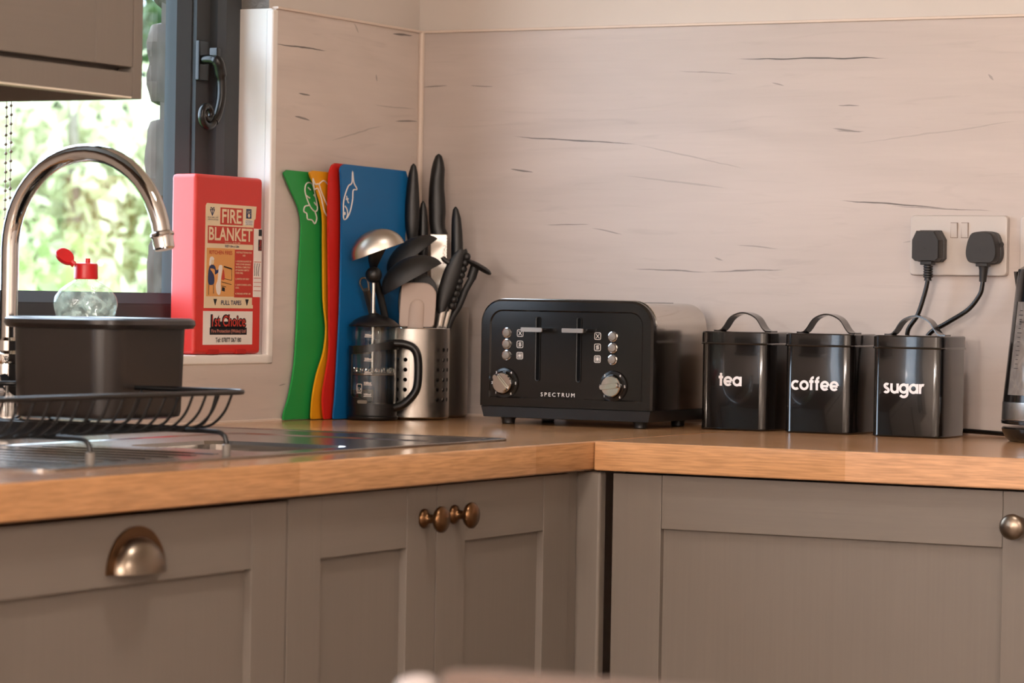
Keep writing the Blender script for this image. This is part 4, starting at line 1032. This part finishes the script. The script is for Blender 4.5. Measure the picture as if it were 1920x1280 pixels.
knife([(.0205, .0225, .3208), (.0175, .0260, .3165), (.0160, .0300, .3040), (.0155, .0325, .2850), (.0153, .0340, .2650), (.0155, .0342, .2450), (.0165, .0340, .18)], -.012, 'black-handled knife at the right of the bread knife, above the tongs')

# ------------------------------------------------------------------ toaster
def toaster():
    x0, x1, yf, yb, z0, z1 = .2405, .5175, -.235, -.050, .0265, .1815; cx = (x0+x1)/2; zc = (z0+z1)/2
    t = thing('toaster', (cx, (yf+yb)/2, 0), 'black and steel four-slice toaster on the worktop in the corner', 'toaster')
    def outl(ins, r, n=8, bot=0):
        P = []; w_, h_ = (x1-x0)/2-ins, z1-ins
        for sx, a0 in ((1, 0), (-1, 90)):
            for i in range(n+1):
                a = math.radians(a0+90*i/n); P.append((cx+sx*(w_-r)+r*math.cos(a), h_-r+r*math.sin(a)))
        P += [(cx-w_, z0+bot), (cx+w_, z0+bot)]
        return P
    def ring(y, ins, r, bot=0): return [(x, y, z) for x, z in outl(ins, r, 8, bot)]
    obj('body', B().loft([ring(yf+.012, .0022, .033), ring(yb+.004, .0022, .033), ring(yb, .006, .030)]), MTOAST, t, 'polished steel body shell', ang=30)
    fr = obj('front_bezel', B().loft([ring(yf+.0125, 0, .035), ring(yf+.003, 0, .035), ring(yf, .003, .032), ring(yf, .0155, .020, .012), ring(yf+.002, .0175, .018, .014)], (True, True)), MBLKG, t, 'gloss black front', ang=30)
    obj('edge_trim', B().tube([(x, yf+.0128, z) for x, z in outl(-.0004, .035)[:18]], .0009, 6), MTOAST, fr)
    obj('base', B().loft([[(x0+.012, yf+.012, .0095), (x1-.012, yf+.012, .0095), (x1-.012, yb-.006, .0095), (x0+.012, yb-.006, .0095)], [(x0+.006, yf+.003, .0105), (x1-.006, yf+.003, .0105), (x1-.004, yb-.002, .0105), (x0+.004, yb-.002, .0105)], [(x0+.0025, yf+.0015, .0255), (x1-.0025, yf+.0015, .0255), (x1-.002, yb, .0255), (x0+.002, yb, .0255)], [(x0+.004, yf+.004, .0268), (x1-.004, yf+.004, .0268), (x1-.004, yb, .0268), (x0+.004, yb, .0268)]]), MGREYPL, t, ang=20)
    for x in (x0+.034, x1-.030):
        for y in (yf+.028, yb-.03): obj('foot', B().lathe([(.0085, 0), (.0098, .0015), (.0098, .006), (.0112, .0085), (.0112, .0105)], (x, y, 0), seg=20), MBLK, t)
    for k in range(4):
        obj('bread_slot', B().box(x0+.03+k*.058, x0+.058+k*.058, yf+.035, yb-.02, z1-.0035, z1-.0015), MBLK, t)
    yp = yf+.002
    for x in (.3345, .4005):
        sl = obj('lever_slot', B().prism(rrect(.0062, .0915, .003, 5), (x, yp, .1105), (1, 0, 0), (0, 0, 1), -.0006, .0006), MSLOT, fr)
        obj('slot_edge', B().tube([(x+a, yp-.0012, .1105+c) for a, c in rrect(.0066, .092, .0032, 5)], .0005, 5, True), MGREYPL, sl)
        lv = obj('lever', B().box(x-.0025, x+.0025, yf-.020, yp, .1352, .1408, .001), MBLK, t)
        obj('lever_grip', B().box(x-.017, x+.0175, yf-.020, yf-.007, .1350, .1412, .0018), MBLKG, lv)
        obj('lever_face', B().prism(rrect(.0345, .0062, .0015, 3), (x+.0002, yf-.0205, .1381), (1, 0, 0), (0, 0, 1), -.001, .0012, .0004), MSATIN, lv)
    for (x, zz) in ((.2838, (.1327, .1165, .1003)), (.4545, (.1307, .1145, .0978))):
        for z in zz:
            bt = obj('button', B().lathe([(.0062, .0), (.0062, .003), (.0052, .0045), (.003, .005), (0, .0051)], (x, yp, z), (0, -1, 0), 22), MBTN, t)
            obj('button_ring', B().lathe([(.0074, .0), (.0074, .0016), (.0064, .0018), (.0062, .0)], (x, yp, z), (0, -1, 0), 22, (False, False)), MCHROME, bt)
    def icon(x, z, kind):
        b = B(); y = yp-.0004
        b.tube([(x+a, y, z+c) for a, c in rrect(.0096, .0096, .0018, 3)], .00045, 5, True)
        if kind == 0:
            for s in (-1, 1): b.tube([(x-.0026, y, z-.0030*s), (x+.0026, y, z+.0030*s)], .00045, 5)
        elif kind == 1:
            for s in (-1, 0, 1): b.tube(smooth([(x+s*.0015-.0006, y, z-.003), (x+s*.0015+.0004, y, z-.001), (x+s*.0015-.0004, y, z+.001), (x+s*.0015+.0006, y, z+.003)], 4), .00042, 5)
        else:
            for s in range(4):
                a = math.pi*s/4; b.tube([(x-.0026*math.cos(a), y, z-.0026*math.sin(a)), (x+.0026*math.cos(a), y, z+.0026*math.sin(a))], .00042, 5)
            b.tube([(x+a, y, z+c) for a, c in rrect(.0062, .0062, .0006, 1)], .0003, 5, True)
        obj('icon', b, MPRINTW, fr)
    for k in range(3): icon(.3050, (.1325, .1163, .1000)[k], k); icon(.4300, (.1308, .1148, .0980)[k], k)
    for (x, z, ang) in ((.2815, .0600, -48), (.4565, .0600, 8)):
        kb = obj('browning_knob', B().lathe([(.0215, 0), (.0222, .0012), (.0212, .0028), (.0165, .0034), (.016, .002)], (x, yp, z), (0, -1, 0), 40), MBLKG, t, 'round dial ring', ang=25)
        obj('dial_rim', B().lathe([(.0172, .003), (.0178, .0045), (.0168, .0056), (.0155, .005)], (x, yp, z), (0, -1, 0), 40, (False, False)), MBLKG, kb)
        obj('dial_face', B().lathe([(.0152, .0025), (.0150, .0105), (.0140, .0120), (.0, .0120)], (x, yp, z), (0, -1, 0), 40), MCHROME, kb, ang=25)
        ca, sa = math.cos(math.radians(ang)), math.sin(math.radians(ang))
        b = B().prism(rrect(.0295, .0075, .0030, 4), (x, yp, z), (ca, 0, sa), (-sa, 0, ca), .0115, .0190, .0012)
        obj('grip', b, MCHROME, kb, ang=25)
        for n_, a in (('1', 228), ('2', 180), ('3', 130), ('4', 52), ('5', 0), ('6', -52)):
            text('dial_number', n_, (x+.0192*math.cos(math.radians(a)), yp-.0040, z+.0192*math.sin(math.radians(a))), (1, 0, 0), (0, 0, 1), MPRINTW, kb, None, .0036, .02, 0)
    text('lettering', 'SPECTRUM', (.3675, yp-.0005, .0452), (1, 0, 0), (0, 0, 1), MPRINTW, fr, .0545, .0056, .0, 0, 1.5)
toaster()

# ------------------------------------------------------------------ canisters
def canister(x0, x1, yf, word, ww, dx, lab):
    w_ = x1-x0; cx, cy = (x0+x1)/2, yf+w_/2
    t = thing('canister', (cx, cy, 0), lab, 'canister', 'black storage canisters')
    def lp(s, r, z): return [(cx+a, cy+c, z) for a, c in rrect(s, s, r, 6)]
    w_ -= .002
    obj('tin', B().loft([lp(w_-.004, .010, .0006), lp(w_, .012, .0008), lp(w_+.0006, .012, .0022), lp(w_-.0006, .012, .0034), lp(w_-.0006, .012, .1225)]), MTIN, t, ang=30, wn=False)
    ld = obj('lid', B().loft([lp(w_+.0030, .013, .1222), lp(w_+.0042, .0135, .1232), lp(w_+.0030, .013, .1242), lp(w_+.0016, .012, .1250), lp(w_+.0012, .012, .1390), lp(w_-.0015, .011, .1406), lp(w_-.006, .008, .1408)]), MTIN, t, ang=30, wn=False)
    pts = [(cx-.0445, .1412), (cx-.036, .1414), (cx-.0300, .1465), (cx-.019, .1610), (cx-.0, .1675), (cx+.019, .1610), (cx+.0300, .1465), (cx+.036, .1414), (cx+.0445, .1412)]
    P = smooth([(x, cy-.010, z) for x, z in pts], 5)
    b = B(); b.loft([[(p.x, p.y-.012, p.z-.0008), (p.x, p.y+.012, p.z-.0008), (p.x, p.y+.012, p.z+.0014), (p.x, p.y-.012, p.z+.0014)] for p in P])
    obj('handle', b, MTIN, ld, ang=30)
    rounded_word(word, (cx+dx, yf+.0004, .0700 if word == 'tea' else .0675), (1, 0, 0), (0, 0, 1), ww, MPRINTC, t)
canister(.5515, .6575, -.150, 'tea', .0134, -.004, 'black tin canister lettered tea, leftmost of the three, beside the toaster')
canister(.6815, .7855, -.150, 'coffee', .0132, -.003, 'black tin canister lettered coffee, middle of the three')
canister(.8195, .9240, -.165, 'sugar', .0134, -.003, 'black tin canister lettered sugar, rightmost of the three')

# ------------------------------------------------------------------ sockets, plugs, kettle
def faceplate(name, x0, x1, z0, z1, lab, switches):
    t = thing(name, ((x0+x1)/2, 0, z0), lab, 'socket')
    cx, cz = (x0+x1)/2, (z0+z1)/2
    def rg(ins, r, y): return [(cx+a, y, cz+c) for a, c in rrect(x1-x0-2*ins, z1-z0-2*ins, r, 5)]
    pl = obj('plate', B().loft([rg(0, .006, 0), rg(0, .006, -.0065), rg(.001, .0055, -.009), rg(.0025, .004, -.0098)]), MWPL, t, ang=30)
    for sx in switches:
        obj('switch', B().loft([[(sx-.0046, -.0095, cz+.0115), (sx+.0046, -.0095, cz+.0115), (sx+.0046, -.0095, cz+.0318), (sx-.0046, -.0095, cz+.0318)], [(sx-.0046, -.0108, cz+.0115), (sx+.0046, -.0108, cz+.0115), (sx+.0046, -.0132, cz+.0318), (sx-.0046, -.0132, cz+.0318)]]), MWPL, t)
        obj('switch_gap', B().box(sx-.0056, sx+.0056, -.0100, -.0094, cz+.0106, cz+.0328), mat('gap_shadow_plastic', '#8A7A70', .6), t)
    return t
faceplate('double_socket', .8152, .9612, .2258, .3118, 'white double wall socket with two black plugs', (.8822, .8982))
faceplate('switch_plate', .9790, 1.065, .2258, .3118, 'white switch plate at the right edge, next to the double socket', (1.022,))
def plug(cx, cz, shape, cable, lab, ribs):
    t = thing('plug', (cx, -.025, cz-.03), lab, 'plug', 'plugs in the double socket')
    if shape == 0: P = [(-.0150, .0265), (.0135, .0265), (.0215, .0130), (.0215, -.0140), (.0165, -.0185), (-.0165, -.0185), (-.0215, -.0140), (-.0215, .0130)]
    else: P = sm2([(-.0120, .0260), (.0120, .0260), (.0200, .0170), (.0238, .0000), (.0225, -.0120), (.0160, -.0185), (0, -.0190), (-.0160, -.0185), (-.0225, -.0120), (-.0238, .0000), (-.0200, .0170)], 4, True)
    P = P[::-1]
    def rg(k, y): return [(cx+a*k, y, cz+c*k) for a, c in P]
    obj('plug_body', B().loft([rg(1.0, -.0105), rg(1.0, -.022), rg(.93, -.0225), rg(.93, -.0245), rg(.97, -.0250), rg(.96, -.0385), rg(.90, -.0420)]), MPLUG, t, ang=25)
    obj('fuse_screw', B().lathe([(.0016, 0), (.0016, .0004)], (cx, -.0420, cz), (0, -1, 0), 12), MBLK, t)
    for k in range(3):
        obj('embossing', B().box(cx-.012, cx+.012, -.04235, -.0419, cz-.009-k*.0028, cz-.0082-k*.0028), MPLUG, t) if k < 2 else None
    zb = cz-.0185
    col = obj('cord_grip', B().box(cx-.0085, cx+.0085, -.038, -.022, zb-.0045, zb+.001, .001), MPLUG, t)
    if ribs:
        for k in range(5): obj('grip_rib', B().lathe([(.0050, 0), (.0068, .0008), (.0068, .0026), (.0050, .0034)], (cx+.0012, -.030, zb-.0050-.0036*(k+1)), seg=16), MPLUG, col)
        obj('grip_sleeve', B().tube([(cx, -.030, zb-.003), (cx+.001, -.030, zb-.024), (cx+.001, -.030, zb-.027)], [.0052, .0050, .0056], 12), MPLUG, col)
    else:
        obj('grip_sleeve', B().tube([(cx+.001, -.030, zb-.003), (cx+.001, -.030, zb-.010), (cx, -.030, zb-.026)], [.0075, .0062, .0050], 12), MPLUG, col)
        obj('pull_ring', B().tube([(cx+.0245+.0028*math.cos(2*math.pi*k/14), -.024, cz+.0085+.0028*math.sin(2*math.pi*k/14)) for k in range(14)], .0009, 6, True), MPLUG, t)
    obj('cord', B().tube(smooth(cable, 6), .0034, 10), MBLKG, t, ang=60)
plug(.8503, .2635, 0, [(.8510, -.030, .218), (.8505, -.030, .2149), (.8470, -.030, .1996), (.8370, -.030, .1691), (.8215, -.029, .1421), (.830, -.026, .10), (.834, -.022, .05), (.825, -.016, .012), (.76, -.012, .0045), (.64, -.016, .0045), (.545, -.018, .0045), (.525, -.03, .006), (.519, -.045, .014)], 'black plug with a square stepped body in the left socket', True)
plug(.9330, .2620, 1, [(.9330, -.030, .2180), (.9325, -.030, .2120), (.9290, -.030, .1990), (.9123, -.030, .1780), (.8809, -.030, .1585), (.8533, -.028, .1413), (.842, -.025, .11), (.845, -.022, .05), (.862, -.018, .012), (.885, -.016, .0072), (.915, -.017, .0060), (.945, -.020, .0050), (.975, -.030, .0045), (1.012, -.060, .0070)], 'black plug with a rounded body in the right socket', False)
def kettle():
    c = V((1.0835, -.135, 0))
    t = thing('power_stand', c, 'black round power stand under the kettle at the right edge', 'stand')
    obj('base', B().lathe([(.062, .0005), (.068, .001), (.0735, .006), (.0775, .0135), (.0785, .0180), (.077, .0200), (.030, .0205)], c, seg=56), MBLKG, t, ang=40)
    obj('contact', B().lathe([(.022, .0205), (.022, .0245)], c, seg=24), MBLK, t)
    k = thing('kettle', c+V((0, 0, .0245)), 'black kettle with a clear water window and steel band at the right edge', 'kettle')
    prof = [(.0755, .0240), (.0790, .0248), (.0795, .0285), (.0780, .030)]
    obj('foot_ring', B().lathe(prof, c, seg=56), MBLKG, k)
    obj('steel_band', B().lathe([(.0782, .030), (.0788, .031), (.0780, .0535), (.0770, .0545)], c, seg=64, caps=(False, False)), MSTEEL, k, ang=50)
    def R(z): return .0775-.0165*((z-.054)/.176)
    # body shell with a tall window towards the room
    aw = math.radians(-119); hw = .38; zl, zh = .064, .190
    b = B(); n = 72; zs = [.054, zl, zh, .222, .230]
    angs = sorted([aw-hw+i*2*hw/8 for i in range(9)]+[aw+hw+(2*math.pi-2*hw)*i/60 for i in range(1, 60)])
    def P(a, z): return b.bm.verts.new(c+V((math.cos(a), math.sin(a), 0))*R(z)+UP*z)
    m_ = len(angs)
    for i in range(m_):
        a, a2 = angs[i], angs[(i+1) % m_]+(2*math.pi if i == m_-1 else 0)
        for j in range(4):
            inside = (aw-hw-1e-6 <= a and a2 <= aw+hw+1e-6) and j == 1
            if not inside: b.bm.faces.new((P(a, zs[j]), P(a2, zs[j]), P(a2, zs[j+1]), P(a, zs[j+1])))
    o = obj('body', b, MBLKG, k, ang=40); solid(o, .002)
    b = B()
    rg = []
    for z in (zl-.002, zh+.002): rg.append([c+V((math.cos(aw-hw*1.05+i*2.1*hw/12), math.sin(aw-hw*1.05+i*2.1*hw/12), 0))*(R(z)-.0012)+UP*z for i in range(13)])
    for i in range(12): b.bm.faces.new([b.bm.verts.new(q) for q in (rg[0][i], rg[0][i+1], rg[1][i+1], rg[1][i])])
    wd = obj('water_window', b, MGAUGE, k, 'clear water level window', ang=60)
    for i in range(14):
        z = .10+i*.006; e = V((math.cos(aw-.16), math.sin(aw-.16), 0)); tg = V((-e.y, e.x, 0))
        obj('level_mark', B().prism(rrect(.010 if i % 4 == 0 else .006, .0007, .0003, 1), c+e*(R(z)-.0006)+UP*z, tg, UP, 0, .0003), MPRINTK, wd)
    ex = V((math.cos(aw-.10), math.sin(aw-.10), 0)); tg = V((-ex.y, ex.x, 0))
    text('lettering', 'MAX', c+ex*(R(.16)-.0004)+UP*.163, tg, UP, MPRINTK, wd, .009, .003, .01, 0)
    obj('inner_wall', B().lathe([(.060, .056), (.052, .215)], c, seg=40, caps=(True, True)), MDARKSTEEL, k)
    obj('lid', B().lathe([(R(.230), .230), (.0600, .234), (.05, .240), (.02, .243), (0, .243)], c, seg=48), MBLKG, k)
    sp = V((math.cos(math.radians(185)), math.sin(math.radians(185)), 0)); sd = V((-sp.y, sp.x, 0))
    b = B().loft([[c+sp*(R(.19)-.003)+sd*s*.006+UP*.195 for s in (-1, -.5, .5, 1)]+[c+sp*(R(.19)-.006)+sd*s*.004+UP*.195 for s in (1, -1)],
                  [c+sp*(R(.222)+.0045)+sd*s*.014+UP*.231 if abs(s) < 1 else c+sp*(R(.222)-.002)+sd*s*.018+UP*.231 for s in (-1, -.5, .5, 1)]+[c+sp*(R(.222)-.008)+sd*s*.012+UP*.231 for s in (1, -1)]])
    obj('spout', b, MBLKG, k)
    hd_ = smooth([c+V((.050, .0, .225)), c+V((.095, .0, .222)), c+V((.115, .0, .19)), c+V((.110, .0, .10)), c+V((.080, .0, .060))], 6)
    obj('handle', B().tube(hd_, .010, 12, flat=((0, 1, 0), 1.4)), MBLKG, k)
kettle()

# ------------------------------------------------------------------ chair in the near foreground
def chair():
    cx0, cx1, y = 1.502, 1.93, -2.665; zt = -.031
    t = thing('dining_chair', ((cx0+cx1)/2, y-.2, -T), 'brown wooden dining chair in the near foreground, only its top rail in view', 'chair')
    ph = [(cx0+.030, zt-.030), (cx0+.032, zt-.002), (cx0+.06, zt), (cx1-.06, zt), (cx1-.032, zt-.002), (cx1-.03, zt-.03), (cx1-.03, zt-.08), (cx0+.03, zt-.08)]
    obj('top_rail', B().prism(ph, (0, y, 0), (1, 0, 0), (0, 0, 1), -.012, .012, .004), MCHAIR, t)
    for x in (cx0+.012, cx1-.012):
        obj('post', B().sections([((x, y, -T), .016, .016), ((x, y, zt-.03), .017, .016), ((x, y, zt-.016), .016, .015), ((x, y, zt-.009), .012, .011), ((x, y, zt-.006), .005, .005)], (1, 0, 0), (0, 1, 0), 16), MCHAIRW, t)
        obj('leg', B().sections([((x, y-.40, -T), .014, .014), ((x, y-.40, -T+.43), .020, .020)], (1, 0, 0), (0, 1, 0), 12), MCHAIRW, t)
    for k in range(5):
        x = cx0+.085+k*(cx1-cx0-.17)/4; obj('spindle', B().tube([(x, y, zt-.075), (x, y, -T+.45)], .008, 10), MCHAIR, t)
    obj('seat', B().box(cx0, cx1, y-.42, y+.02, -T+.43, -T+.46, .010, 3), MCHAIR, t)
chair()
